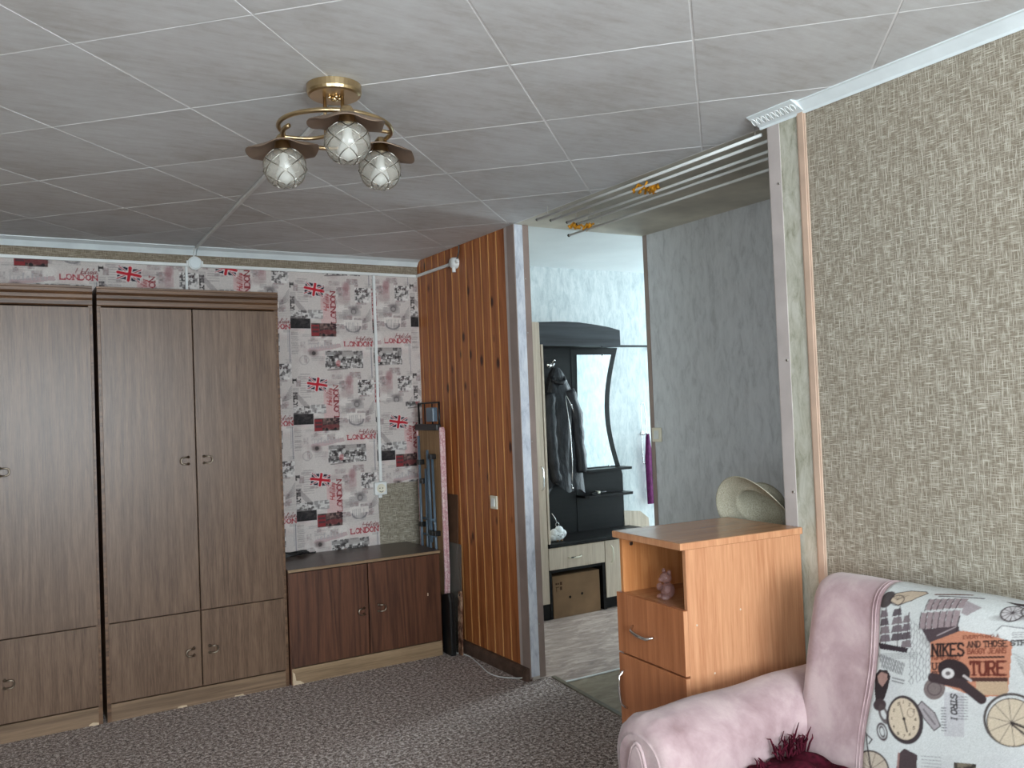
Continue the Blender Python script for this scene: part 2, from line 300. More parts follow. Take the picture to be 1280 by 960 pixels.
class Canvas:
    """image with its own user units; y runs downwards"""
    def __init__(s, u0, u1, v0, v1, px, bg):
        s.u0, s.v0, s.px = u0, v0, px; s.w = int(round((u1-u0)*px)); s.h = int(round((v1-v0)*px))
        s.a = np.empty((s.h, s.w, 3)); s.a[:] = lin(bg); yy, xx = np.mgrid[0:s.h, 0:s.w]; s.X = u0+(xx+.5)/px; s.Y = v0+(yy+.5)/px
    def paint(s, mask, c, al=1.0):
        m = (np.clip(mask, 0, 1)*al)[..., None]; s.a = s.a*(1-m)+np.array(lin(c))*m
    def region(s, x0, x1, y0, y1):
        i0 = max(0, int((y0-s.v0)*s.px)-1); i1 = min(s.h, int((y1-s.v0)*s.px)+2); j0 = max(0, int((x0-s.u0)*s.px)-1); j1 = min(s.w, int((x1-s.u0)*s.px)+2)
        return (slice(i0, max(i0, i1)), slice(j0, max(j0, j1)))
    def sub(s, R, mask, c, al=1.0):
        if mask.size == 0: return
        m = (np.clip(mask, 0, 1)*al)[..., None]; s.a[R] = s.a[R]*(1-m)+np.array(lin(c))*m
    def line(s, pts, wd, c, al=1.0):
        for (x0,y0),(x1,y1) in zip(pts[:-1], pts[1:]):
            R = s.region(min(x0,x1)-wd, max(x0,x1)+wd, min(y0,y1)-wd, max(y0,y1)+wd); X, Y = s.X[R], s.Y[R]
            dx, dy = x1-x0, y1-y0; L = dx*dx+dy*dy+1e-12; t = np.clip(((X-x0)*dx+(Y-y0)*dy)/L, 0, 1)
            d = np.hypot(X-x0-t*dx, Y-y0-t*dy); s.sub(R, (wd/2-d)*s.px+.5, c, al)
    def poly(s, pts, c, al=1.0):
        xs = [p[0] for p in pts]; ys = [p[1] for p in pts]; R = s.region(min(xs), max(xs), min(ys), max(ys)); X, Y = s.X[R], s.Y[R]
        ins = np.zeros(X.shape, bool); n = len(pts)
        for i in range(n):
            x0, y0 = pts[i]; x1, y1 = pts[(i+1) % n]
            if y0 == y1: continue
            ins ^= ((Y > y0) != (Y > y1)) & (X < (x1-x0)*(Y-y0)/(y1-y0)+x0)
        s.sub(R, ins.astype(float), c, al)
    def rect(s, x0, x1, y0, y1, c, al=1.0): s.poly([(x0,y0),(x1,y0),(x1,y1),(x0,y1)], c, al)
    def ell(s, cx, cy, rx, ry, c, al=1.0, rot=0, ring=0, soft=0):
        r = max(rx, ry); R = s.region(cx-r, cx+r, cy-r, cy+r); X, Y = s.X[R]-cx, s.Y[R]-cy; ca, sa = math.cos(rot), math.sin(rot)
        d = np.hypot((X*ca+Y*sa)/rx, (-X*sa+Y*ca)/ry)
        m = np.clip((1-d)/soft, 0, 1) if soft else np.clip((1-d)*min(rx,ry)*s.px+.5, 0, 1)
        if ring: m = m*np.clip((d-(1-ring/min(rx,ry)))*min(rx,ry)*s.px+.5, 0, 1)
        s.sub(R, m, c, al)
    def photo(s, x0, x1, y0, y1, cols, cell, seed, al=1.0):
        """blotchy small photograph made of random patches"""
        r = np.random.RandomState(seed); s.rect(x0, x1, y0, y1, cols[0], al)
        n = int((x1-x0)*(y1-y0)/(cell*cell)*1.6)
        for _ in range(n):
            cx, cy = r.uniform(x0, x1), r.uniform(y0, y1); q = r.uniform(.4, 1.2)*cell; q2 = r.uniform(.4, 1.0)*cell
            s.rect(max(x0,cx-q), min(x1,cx+q), max(y0,cy-q2), min(y1,cy+q2), cols[r.randint(len(cols))], al*.8)
    def scrib(s, x0, x1, y0, y1, n, c, wd, seed, al=.8):
        r = np.random.RandomState(seed)
        for k in range(n):
            y = y0+(y1-y0)*(k+.5)/n; x = x0
            while x < x1:
                q = r.uniform(.02, .10)*(x1-x0); s.line([(x, y+r.uniform(-.2,.2)*wd), (min(x1,x+q*.8), y)], wd, c, al*r.uniform(.5,1)); x += q
    def text(s, st, x, y, h, wl, c, wd, serif=True, ang=0, slant=0, gap=.28, al=1.0):
        """baseline start (x,y); ang in radians clockwise on the canvas"""
        ca, sa = math.cos(ang), math.sin(ang); pos = 0
        def T(px, py): px += slant*py; return (x+px*ca+py*sa, y+px*sa-py*ca)
        for ch in st:
            if ch == ' ': pos += wl*.6; continue
            lw = wl*(.35 if ch in 'Iil1' else 1.25 if ch == 'W' else .6 if ch.islower() else 1)
            for pl in GL.get(ch, GL['I']):
                s.line([T(pos+p[0]*lw, p[1]*h) for p in pl], wd, c, al)
                if serif:
                    for e in (pl[0], pl[-1]):
                        if e[1] in (0, 1) and not ch.islower(): s.line([T(pos+e[0]*lw-wd*.9, e[1]*h), T(pos+e[0]*lw+wd*.9, e[1]*h)], wd*.6, c, al)
            pos += lw+wl*gap

def london_canvas():
    # units are those of a 745 x 844 repeat
    c = Canvas(0, 745, 0, 844, .24, (200,191,186))
    def Y(v): return v  # v measured so that the flag centre sits at 140
    dk, gr, pk, rd = (44,40,40), (150,142,140), (206,170,168), (158,34,44)
    r = np.random.RandomState(3)
    for k in range(30): c.ell(r.uniform(0,745), r.uniform(0,844), r.uniform(40,120), r.uniform(30,90), [(226,220,214),(196,186,182),(210,188,184)][k%3], .45, soft=.6)
    for k in range(75):
        x, y, w_, h_ = r.uniform(0,700), r.uniform(0,800), r.uniform(30,120), r.uniform(20,80); a_ = r.uniform(.14,.42)
        if k % 3 == 0: c.scrib(x, x+w_, y, y+h_, int(h_/9), gr, 4, 20+k, .7)
        elif k % 3 == 1: c.photo(x, min(745,x+w_), y, min(844,y+h_), [(158,146,144),(116,106,106),(196,188,184),(170,142,142)], 11, 50+k, a_*1.4)
        else: c.ell(x, y, w_*.6, h_*.6, (164,140,140), a_, soft=.7)
    c.scrib(70, 160, 40, 260, 11, gr, 6, 1); c.scrib(0, 60, 520, 720, 12, gr, 5, 2); c.scrib(430, 745, 480, 540, 5, gr, 4, 3, .5)
    c.text('HILY', 8, 215, 30, 26, dk, 9, True, -PI/2+PI, 0); c.text('IL', 5, 90, 30, 22, dk, 9, True, PI/2)
    # diagonal quills
    for k in range(5): c.line([(-10+k*14, 200+k*6), (110+k*12, 350)], 7, (120,110,110), .6)
    for k in range(7): c.line([(650+k*8, 440-k*3), (735, 300+k*18)], 5, (110,104,104), .6)
    # pink band with writing
    c.rect(270, 405, 190, 480, pk, .75); c.text('Holiday', 345, 330, 44, 26, rd, 6, False, -PI/2, .3); c.ell(320,230,50,60,(170,130,128),.5,soft=.6)
    # flag
    R = .16; ca, sa = math.cos(R), math.sin(R); fx, fy = 220, 140
    def Fp(x, y): return (fx+x*ca-y*sa, fy+x*sa+y*ca)
    c.poly([Fp(-82,-50),Fp(82,-50),Fp(82,50),Fp(-82,50)], (40,36,52))
    for q in (1,-1): c.line([Fp(-82,-50*q),Fp(82,50*q)], 18, (216,208,206)); c.line([Fp(-82,-50*q),Fp(82,50*q)], 8, (160,40,52))
    c.line([Fp(-82,0),Fp(82,0)], 36, (220,212,210)); c.line([Fp(0,-50),Fp(0,50)], 36, (220,212,210)); c.line([Fp(-82,0),Fp(82,0)], 25, (184,32,46)); c.line([Fp(0,-50),Fp(0,50)], 25, (184,32,46))
    # engraved portraits and pale cars
    c.ell(512,110,44,66,(160,120,122),.8,soft=.5); c.rect(480,545,150,230,(178,146,146),.6); c.line([(300,150),(480,130)],8,gr,.6)
    c.ell(480,230,80,50,(170,150,148),.7,soft=.5); c.ell(580,320,60,55,(112,106,106),.8,soft=.5); c.rect(470,640,315,370,(168,160,158),.6); c.ell(575,330,26,26,(80,76,76),.7,ring=8)
    c.photo(590,740,108,245,[(206,200,196),(60,56,56),(180,174,170),(96,90,90),(222,216,212)],15,5); c.text('Love', 598, 150, 40, 30, (60,36,40), 6, False, 0, .3)
    # grey photographs on the left, dark skyline, bus
    c.photo(0,155,330,400,[(190,184,180),(120,114,112),(210,204,200),(90,84,84)],14,7); c.photo(160,290,320,400,[(200,196,192),(150,144,142),(214,210,206),(128,122,122)],18,8)
    c.photo(0,175,402,490,[(50,46,46),(36,34,34),(66,60,60),(44,40,42)],16,9); c.photo(180,405,440,560,[(78,62,60),(104,82,78),(58,48,48),(130,106,100)],16,10)
    c.rect(180,255,455,555,(136,50,54)); c.rect(190,245,470,492,(84,56,58)); c.rect(190,245,505,525,(84,54,58)); c.ell(330,520,80,22,(116,58,60),.8); c.ell(290,545,14,14,dk); c.ell(370,545,14,14,dk)
    # vertical LONDON
    c.text('WLONDON', 408, 492, 44, 40, (132,34,44), 9, True, -PI/2, 0, .2); c.text('W', 408, 492, 44, 40, (52,40,44), 10, True, -PI/2)
    # boat with oars
    c.ell(565,470,75,52,(110,106,110),.8,ring=12); c.rect(480,650,410,462,(214,206,200),.9)
    for k in range(8): c.line([(505+k*17,430),(500+k*17,505)],4,(110,106,110),.7)
    # Holiday LONDON
    c.text('Holiday', 585, 598, 40, 36, (128,64,66), 5, False, -.02, .4, .10); c.text('LONDON', 480, 646, 40, 34, (158,40,54), 8, True, 0, 0, .30)
    # pencil, eye, crowd photograph
    c.poly([(140,690),(150,665),(440,622),(452,655),(170,705)], (182,156,156), .85); c.ell(190,705,58,36,(126,112,110),.85,soft=.5); c.ell(195,708,18,18,dk,.8); c.ell(110,770,44,44,gr,.5,ring=10)
    c.photo(295,645,688,868-6,[(196,190,186),(52,48,48),(150,144,142),(84,78,78),(216,212,208),(60,54,54)],17,12); c.rect(300,640,690,725,(86,80,80),.6); c.rect(455,560,692,740,(168,160,156),.8); c.ell(415,800,22,30,(168,66,72),.6)
    c.line([(728,660),(728,844)],6,(110,110,122),.9); c.line([(716,660),(716,844)],3,(130,130,138),.8); c.line([(728,0),(728,90)],6,(110,110,122),.9)
    c.text('Trafalgar'.replace('T','I').replace('r','i').replace('f','l').replace('g','o'), 150, 668, 50, 40, (170,164,164), 6, False, -.05); c.line([(320,12),(500,2)],9,(90,84,84),.8)
    for k in range(4): c.rect(10,70,540+k*48,545+k*48,gr,.7)
    n = np.random.RandomState(5).normal(0, .05, c.a.shape[:2])[..., None]; c.a = np.clip(c.a*(1+n), 0, 1)
    return c.a

def print_mesh(name, pts, nu, nv, colors, mat):
    """grid mesh nu x nv with a colour per vertex; pts (nu*nv,3)"""
    me = bpy.data.meshes.new(name); idx = np.arange(nu*nv).reshape(nu, nv)
    q = np.stack([idx[:-1,:-1], idx[1:,:-1], idx[1:,1:], idx[:-1,1:]], -1).reshape(-1)
    n = len(q)//4; me.vertices.add(nu*nv); me.vertices.foreach_set('co', np.asarray(pts, np.float32).reshape(-1)); me.loops.add(n*4); me.loops.foreach_set('vertex_index', q.astype(np.int32))
    me.polygons.add(n); me.polygons.foreach_set('loop_start', np.arange(0, n*4, 4, dtype=np.int32)); me.polygons.foreach_set('loop_total', np.full(n, 4, np.int32)); me.polygons.foreach_set('use_smooth', np.ones(n, bool))
    at = me.color_attributes.new('print', 'FLOAT_COLOR', 'POINT'); cc = np.ones((nu*nv, 4), np.float32); cc[:, :3] = colors; at.data.foreach_set('color', cc.reshape(-1)); me.update(); me.validate(); me.materials.append(mat); return me

# ------------------------------------------------------------------ the setting
X1, YB, H = 2.505, 5.284, 2.5           # pine partition face, back wall, ceiling height
XR, XL, YF = 2.43, -1.75, -2.45         # right wall, left wall, wall with the window behind the viewer
YP = 4.03                               # free end of the pine partition
X2, Y2 = 3.437, 4.04                    # niche wall and its far corner
YH, HH = 5.45, 2.546                    # hall back wall and hall ceiling

# floors
thx0, thy0, thx1, thy1 = 2.637, 4.05, 2.50, 2.85
def thr_x(y): return 2.637-(4.052-y)*0.1123
struct('floor', MB().prism([(XL,YF),(XR,YF),(XR,2.142),(thr_x(2.142),2.142),(thr_x(4.04),4.04),(X1,4.04),(X1,YB),(XL,YB)], 'z', -.06, 0), M['carpet'], 'brown and grey speckled carpet')
fl = struct('floor.001', B(X1-.1,7.0,1.9,YH+.1,-.10,-.02), M['plaster'], 'subfloor of the niche and hall')
o = obj('linoleum_sheet', MB().prism([(thr_x(3.91)+.002,3.912),(X2+.02,3.912),(6.9,3.98),(6.9,YH),(2.6,YH),(2.6,4.045),(thr_x(4.03)+.002,4.03)], 'z', -.02, -.004), M['lino_hall'], fl); o['label'] = 'pinkish beige mottled linoleum of the hall'
o = obj('linoleum_sheet', MB().prism([(thr_x(2.15)+.002,2.15),(X2,2.15),(X2,3.904),(thr_x(3.905)+.002,3.904)], 'z', -.02, -.005), M['lino_niche'], fl); o['label'] = 'olive brown linoleum of the niche'
obj('joint_strip', MB().prism([(thr_x(3.908),3.899),(X2,3.899),(X2,3.917),(thr_x(3.908),3.917)], 'z', -.004, .001), M['white_plastic'], fl)
struct('trim_1', MB().prism([(thr_x(2.16)-.004,2.16),(thr_x(2.16)+.028,2.16),(thr_x(4.02)+.022,4.02),(thr_x(4.02)-.004,4.02)], 'z', -.004, .006), M['threshold'], 'threshold strip between carpet and linoleum', .002)

# ceiling: square tiles laid on the diagonal, white filled joints
ceil = struct('ceiling', B(XL,X1+.01,YF,YB,H+.0012,H+.08), M['joint'], 'tiled ceiling with white filled joints')
def clip(poly, nx, ny, d):
    out = []
    for i in range(len(poly)):
        a, b = poly[i], poly[(i+1) % len(poly)]; da = a[0]*nx+a[1]*ny-d; db = b[0]*nx+b[1]*ny-d
        if da <= 0: out.append(a)
        if da*db < 0: t = da/(da-db); out.append((a[0]+(b[0]-a[0])*t, a[1]+(b[1]-a[1])*t))
    return out
def shrink(poly, g):
    cx = sum(p[0] for p in poly)/len(poly); cy = sum(p[1] for p in poly)/len(poly)
    return [(cx+(p[0]-cx)*(1-g/max(.02, math.hypot(p[0]-cx,p[1]-cy))), cy+(p[1]-cy)*(1-g/max(.02, math.hypot(p[0]-cx,p[1]-cy)))) for p in poly]
DS = .7425
for a in range(-8, 10):
    for b in range(-10, 10):
        s0, s1 = 2.735+DS*a, 2.735+DS*(a+1); d0, d1 = .05+DS*1.012*b, .05+DS*1.012*(b+1)
        p = [((s-d)/2, (s+d)/2) for s, d in ((s0,d0),(s1,d0),(s1,d1),(s0,d1))]
        ar = 0
        for nx, ny, d in ((1,0,X1),(-1,0,-XL),(0,1,YB),(0,-1,-YF)):
            p = clip(p, nx, ny, d)
            if len(p) < 3: break
        if len(p) < 3: continue
        ar = abs(sum(p[i][0]*p[(i+1)%len(p)][1]-p[(i+1)%len(p)][0]*p[i][1] for i in range(len(p))))/2
        if ar < .002: continue
        dz = random.uniform(-.0004, .0002); g = random.uniform(.0030, .0052)
        p1 = shrink(p, g); p2 = shrink(p, g+.0015); n = len(p); m = MB()
        m.add([(x,y,H+.004) for x,y in p1]+[(x,y,H+.0010+dz) for x,y in p1]+[(x,y,H+dz) for x,y in p2],
              [tuple(range(2*n,3*n))]+[(k*n+i,k*n+(i+1)%n,(k+1)*n+(i+1)%n,(k+1)*n+i) for k in (0,1) for i in range(n)])
        cx = sum(q[0] for q in p)/n; cy = sum(q[1] for q in p)/n
        recenter(obj('ceiling_tile', m, M['tile'], ceil), (cx, cy, H))
struct('ceiling.001', MB().prism([(X1+.012,2.0),(X2+.1,2.0),(X2+.1,Y2),(X2,Y2+.012),(X1+.012,Y2+.012)], 'z', H+.001, H+.08), M['niche_ceil'], 'cream painted ceiling of the niche')
struct('ceiling.002', B(2.5,7.0,3.9,YH+.1,HH,HH+.06), M['hall_ceil'], 'white ceiling of the hall')

# back wall with wallpaper strips
wb = struct('wall_back', B(XL-.1,2.6,YB,YB+.12,-.06,H+.05), M['plaster'], 'back wall papered with London print')
LC = london_canvas(); LH, LW = LC.shape[:2]; WT, HT, STEP = .54, .598, .0035
def strip(x0, x1, z0, z1, xoff, zflag, zig=0):
    """paper from x0..x1, z0..z1; roll edge at xoff; a flag centre at height zflag"""
    nu, nv = int((x1-x0)/STEP)+2, int((z1-z0)/STEP)+2; xs = np.linspace(x0, x1, nu); zs = np.linspace(z0, z1, nv)
    Xg, Zg = np.meshgrid(xs, zs, indexing='ij'); u = ((Xg-xoff)/WT*745); v = (140-(Zg-zflag)/HT*844)
    j = np.floor(u*.24).astype(int) % LW; i = np.floor(v*.24).astype(int) % LH
    cols = LC[i, j].reshape(-1, 3); pts = np.stack([Xg, np.full_like(Xg, YB-.0012-zig), Zg], -1).reshape(-1, 3)
    # faces must look towards -y
    me = print_mesh('wallpaper_strip', pts, nu, nv, cols, M['paper']); o = obj('wallpaper_strip', me, None, wb); return o
ZC = 2.400
o = strip(1.628, 2.172, .58, ZC, 1.628, 2.283); o['label'] = 'full-height strip of London print wallpaper'
strip(1.30, 1.628, .58, ZC, 1.09, 2.39); strip(1.09, 1.30, 2.1, ZC, 1.09, 2.39)
strip(.552, 1.09, 2.1, ZC, .552, 2.33); strip(.014, .552, 2.1, ZC, .014, 2.645); strip(-.524, .014, 2.1, ZC, -.524, 2.30)
strip(2.172, X1-.002, 1.555, ZC, 1.905, 2.306); strip(2.172, X1-.002, 1.025, 1.557, 2.172, 1.424, .0006)
o = obj('wallpaper_border', B(XL,X1,YB-.0014,YB,ZC,H-.03), M['burlap_strip'], wb); o['label'] = 'band of woven beige wallpaper below the cornice'
o = obj('wallpaper_patch', B(2.172,X1,YB-.0012,YB,.4,1.025), M['burlap_patch'], wb); o['label'] = 'bare woven beige patch above the low cabinet'
# cornice along the back wall, slightly sagging in two lengths
def cornice(x0, x1, z0, z1, d):
    m = MB(); n = 14
    for k in range(n):
        pass
    prof = [(0,-.040),(.006,-.042),(.012,-.034),(.030,-.014),(d-.008,-.004),(d,-.002),(d,.006),(0,.006)]
    xs = [x0+(x1-x0)*k/n for k in range(n+1)]; vs_ = []
    for k, x in enumerate(xs):
        zz = H+z0+(z1-z0)*k/n
        for (py, pz) in prof: vs_.append((x, YB-py, (zz if pz < 0 else H)+pz if pz < 0 else H+.002))
    p = len(prof); return m.add(vs_, [(k*p+i, (k+1)*p+i, (k+1)*p+(i+1)%p, k*p+(i+1)%p) for k in range(n) for i in range(p)]+[tuple(range(p)), tuple(range(n*p,(n+1)*p))[::-1]])
struct('trim_2', cornice(XL, 1.075, -.002, -.002, .066), M['cornice'], 'white cornice along the back wall')
struct('trim_2.001', cornice(1.079, X1-.001, -.002, .002, .066), M['cornice'], 'white cornice along the back wall')

# left wall and window wall (behind the viewer)
ly0, ly1 = -1.9, -.4
struct('wall_left', B(XL-.16,XL,YF-.1,ly0,-.06,H+.08).box(XL-.16,XL,ly1,YB+.1,-.06,H+.08).box(XL-.16,XL,ly0,ly1,-.06,.8).box(XL-.16,XL,ly0,ly1,2.3,H+.08), M['burlap_wall'])
w3 = struct('added_side_window', B(XL-.08,XL-.03,ly0,ly0+.05,.8,2.3).box(XL-.08,XL-.03,ly1-.05,ly1,.8,2.3).box(XL-.08,XL-.03,ly0+.05,ly1-.05,.8,.85).box(XL-.08,XL-.03,ly0+.05,ly1-.05,2.25,2.3), M['white_plastic'], 'added white side window that brightens the niche')  # unseen window, added so that fill light reaches the niche
obj('pane', B(XL-.057,XL-.053,ly0+.05,ly1-.05,.85,2.25), M['pane'], w3)
wx0, wx1, wz0, wz1 = -.85, 1.75, .78, 2.32
wf = struct('wall_front', B(XL-.1,wx0,YF-.25,YF,-.06,H+.08).box(wx1,XR+.1,YF-.25,YF,-.06,H+.08).box(wx0,wx1,YF-.25,YF,-.06,wz0).box(wx0,wx1,YF-.25,YF,wz1,H+.08), M['burlap_wall'])
wn = struct('window_1', B(wx0,wx0+.06,YF-.14,YF-.08,wz0,wz1).box(wx1-.06,wx1,YF-.14,YF-.08,wz0,wz1).box(wx0+.06,wx1-.06,YF-.14,YF-.08,wz0,wz0+.06).box(wx0+.06,wx1-.06,YF-.14,YF-.08,wz1-.06,wz1).box(.42,.48,YF-.14,YF-.08,wz0+.06,wz1-.06), M['white_plastic'], 'white window in the wall behind the sofa end')
for a, b in ((wx0+.06,.42),(.48,wx1-.06)): obj('pane', B(a,b,YF-.112,YF-.108,wz0+.06,wz1-.06), M['pane'], wn)
struct('trim_3', B(wx0-.05,wx1+.05,YF-.07,YF+.14,wz0-.035,wz0), M['white_plastic'], 'white window sill', .004)

# right wall, pillar end, cornices
wr = struct('wall_right', B(XR,2.6,YF-.1,2.142,-.06,H+.06), M['burlap_wall'], 'right wall with woven beige wallpaper')
o = obj('paper_band', B(XR-.0012,XR,2.014,2.142,.0,H-.03), M['pillar_paper'], wr); o['label'] = 'pale green mottled wallpaper on the wall end'
def angle_strip(name, mat, x, y0, y1, ycorner=None):
    m = MB().box(x-.004, x, y0, y1, 0, H-.028)
    return m
struct('trim_4', MB().box(XR-.007,XR-.001,1.976,2.012,0,H-.03).box(XR-.010,XR-.006,1.982,2.006,0,H-.03), M['plastic_pink'], 'peach strip covering the wallpaper edge', .0015)
tm = struct('trim_5', MB().box(XR-.004,XR-.001,2.092,2.146,0,H-.03).box(XR-.004,XR+.05,2.143,2.147,0,H-.03), M['plastic_grey'], 'mauve grey plastic angle on the wall end', .001)
for z in (2.25,1.62,1.155,.6):
    obj('screw', MB().lathe([(0,.003),(.004,.002),(.005,0)], 10, (XR-.004,2.105,z), (-1,0,0)), M['steel'], tm)
def rcorn(y0, y1, d, e):
    return MB().prism([(XR,H-e),(XR-.006,H-e-.002),(XR-.010,H-e+.006),(XR-d+.006,H-.006),(XR-d,H-.004),(XR-d,H+.002),(XR,H+.002)], 'y', y0, y1)
struct('trim_6', rcorn(YF,1.976,.046,.036), M['cornice'], 'white cornice above the woven wallpaper')
oc = struct('trim_7', rcorn(1.976,2.176,.075,.036), M['cornice'], 'ornate white cornice block above the wall end')
m = MB()
for k in range(9):
    y = 1.985+k*.0215; pts = [Vector((XR-.045,y+.009,H-.020))+Vector((-.014*math.cos(a)*.9,.0085*math.sin(a),.014*math.cos(a)*.7)) for a in [q*PI/5 for q in range(-4,5)]]
    m.tube(pts, .0022, 5)
obj('scroll_ornament', m, M['white_plastic'], oc, smooth=True)

# niche and hall walls
struct('wall_niche', B(X2,X2+.12,2.04,Y2,-.1,H+.06), M['niche_paper'], 'niche wall in grey mottled wallpaper')
struct('wall_niche_end', B(2.6,X2+.1,2.02,2.142,-.1,H+.06), M['niche_paper'])
struct('trim_8', MB().box(X2-.004,X2,Y2-.030,Y2+.004,0,H).box(X2-.004,X2+.028,Y2,Y2+.004,0,H), M['plastic_mauve'], 'mauve plastic angle on the niche wall corner', .001)
struct('wall_hall_back', B(2.5,7.0,YH,YH+.1,-.1,HH+.06), M['hall_paper'], 'hall back wall in glossy white embossed wallpaper')
struct('wall_hall_front', B(X2+.12,6.9,Y2-.1,Y2-.002,-.1,HH+.06), M['hall_paper'])
hz0, hz1, hy0, hy1 = .70, 2.40, 4.58, 5.42
struct('wall_hall_right', B(6.68,6.88,Y2-.1,hy0,-.1,HH+.06).box(6.68,6.88,hy1,YH+.1,-.1,HH+.06).box(6.68,6.88,hy0,hy1,-.1,hz0).box(6.68,6.88,hy0,hy1,hz1,HH+.06), M['hall_paper'])
w2 = struct('window_2', B(6.74,6.8,hy0,hy0+.05,hz0,hz1).box(6.74,6.8,hy1-.05,hy1,hz0,hz1).box(6.74,6.8,hy0+.05,hy1-.05,hz0,hz0+.05).box(6.74,6.8,hy0+.05,hy1-.05,hz1-.05,hz1), M['white_plastic'], 'white window at the end of the hall')
obj('pane', B(6.768,6.772,hy0+.05,hy1-.05,hz0+.05,hz1-.05), M['pane'], w2)

# pine partition: core, planks, post
wp = struct('wall_pine', B(2.520,2.592,YP+.004,YB+.05,-.06,H+.06), M['plaster'], 'partition clad in vertical stained pine planks')
pw = .0925; y = YB; plank_me = None; k = 0
m = MB(); t_, e_ = .013, .008
prof = [(0,0),(-t_+.005,0),(-t_,e_),(-t_,pw-e_*.5-.0015),(-t_+.004,pw-.0035),(-.004,pw-.0035),(-.004,pw),(0,pw)]
ZB, ZT = .055, H-.001
n = len(prof)
m.add([(a,b,ZB) for a,b in prof]+[(a,b,ZT) for a,b in prof], [(i,i+n,(i+1)%n+n,(i+1)%n) for i in range(n)]+[tuple(range(n)), tuple(range(n,2*n))[::-1]])
pm = bpy.data.meshes.new('plank'); pm.from_pydata(m.v, [], m.f); pm.materials.append(M['pine']); pm.materials.append(M['pine_lit_edge'])
for q in (1, 6): pm.polygons[q].material_index = 1  # bevel and groove faces take the painted highlight
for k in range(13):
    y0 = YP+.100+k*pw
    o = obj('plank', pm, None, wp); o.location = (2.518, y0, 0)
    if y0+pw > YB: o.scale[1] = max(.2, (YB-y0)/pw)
pa = struct('trim_9', MB().box(X1-.004,X1+.014,YP+.001,YP+.074,.01,H).box(X1-.004,X1+.002,YP-.003,YP+.004,.01,H), M['plastic_mauve'], 'mauve plastic angle on the partition end beside the pine', .001)
struct('trim_10', B(X1-.003,X1+.014,YP+.075,YP+.101,.05,H), M['plastic_grey'], 'pale plastic strip between the pine planks and the corner angle', .001)
struct('trim_9.001', MB().box(2.562,2.600,YP-.003,YP+.001,.01,H).box(2.596,2.600,YP,YP+.045,.01,H), M['plastic_mauve'], 'mauve plastic angle on the partition end facing the hall', .001)
struct('wall_pine_end', B(2.506,2.5965,YP,YP+.006,.02,H), M['post_paper'], 'bluish white papered edge of the partition')
for z in (2.2,1.9,1.3,.7,.3):
    obj('screw', MB().lathe([(0,.003),(.0035,.002),(.0045,0)], 8, (2.570,YP-.003,z), (0,-1,0)), M['steel'], pa)
struct('baseboard_pine', MB().prism([(X1-.030,0),(X1-.030,.05),(X1-.018,.068),(X1+.01,.068),(X1+.01,0)], 'y', YP+.004, YB-.002), M['skirting'], 'low brown skirting under the pine planks')

# ------------------------------------------------------------------ wardrobes and low cabinet
YW = 4.798
def u_handle(flip):
    """horseshoe pull: arc on one side, legs on the other; local origin at its centre on the door face"""
    m = MB(); pts = []
    for a in np.linspace(-PI*.5, PI*.5, 9): pts.append((-.006-.016*math.cos(a), -.020, .018*math.sin(a)))
    pts = [(.018,-.006,-.018),(.014,-.020,-.018)]+pts+[(.014,-.020,.018),(.018,-.006,.018)]
    if flip: pts = [(-p[0],p[1],p[2]) for p in pts]
    m.tube(pts, .0042, 7)
    for z in (-.018,.018): m.lathe([(0,.010),(.0065,.010),(.008,0)], 10, ((-.018 if flip else .018), 0, z), (0,-1,0))
    return m
def door(parent, x0, x1, z0, z1, mat, hx, hz, flip, yf=0.0, depth=.018):
    """local frame: front plane at y=0, parts reach back towards +y"""
    d = obj('door', B(x0,x1,yf,yf+depth,z0,z1), mat, parent, .0016)
    h = obj('handle', u_handle(flip), M['bronze'], d, smooth=True); h.location = (hx, yf, hz); h['label'] = 'horseshoe-shaped steel pull'
    return d
def wardrobe(x0, x1, label):
    W = x1-x0; t = thing('wardrobe', label, 'wardrobe', (x0, YW, 0), 0, 'matching walnut wardrobes along the back wall')
    D = YB-.012-YW; q = .019; Z = 2.184
    obj('body', MB().box(0,q,.002,D,0,Z-.02).box(W-q,W,.002,D,0,Z-.02).box(q,W-q,D-.006,D,.02,Z-.02).box(q,W-q,.03,D-.006,.07,.086).box(q,W-q,.03,D-.006,.474,.49).box(W/2-.008,W/2+.008,.04,D-.006,.086,2.07), M['ward_edge'], t)
    # crown: stepped mouldings
    c = obj('crown_moulding', MB().prism([(.004,2.084),(-.004,2.09),(-.004,2.112),(.001,2.118),(-.008,2.124),(-.008,2.140),(-.001,2.146),(-.014,2.154),(-.014,2.170),(-.008,2.174),(-.008,2.184),(D,2.184),(D,2.165),(.02,2.165),(.02,2.084)], 'x', 0, W), M['ward_edge'], t)
    p = obj('plinth', B(.004,W-.004,.004,.022,.0,.085), M['ward_plinth'], t)
    mid = W/2
    for (a, b, fl) in ((.014, mid-.003, False), (mid+.003, W-.012, True)):
        hx = b-.055 if not fl else a+.055
        door(t, a, b, .489, 2.078, M['ward'], hx, 1.278, fl); door(t, a, b, .092, .484, M['ward'], hx, .278, fl)
    return t
wa = wardrobe(.490, 1.408, 'tall walnut wardrobe beside the low mahogany cabinet')
wc = wardrobe(-.445, .470, 'tall walnut wardrobe next to the other wardrobe, away from the low cabinet')
for par, spots in ((wa, ((.33,.02),(.62,.012))), (wc, ((.85,.03),))):
    for (x, z) in spots:
        obj('chip', MB().prism([(x,.0),(x+.05,.0),(x+.046,.009),(x+.02,z*.5),(x+.004,.008)], 'y', .0028, .0042), M['chip'], par)

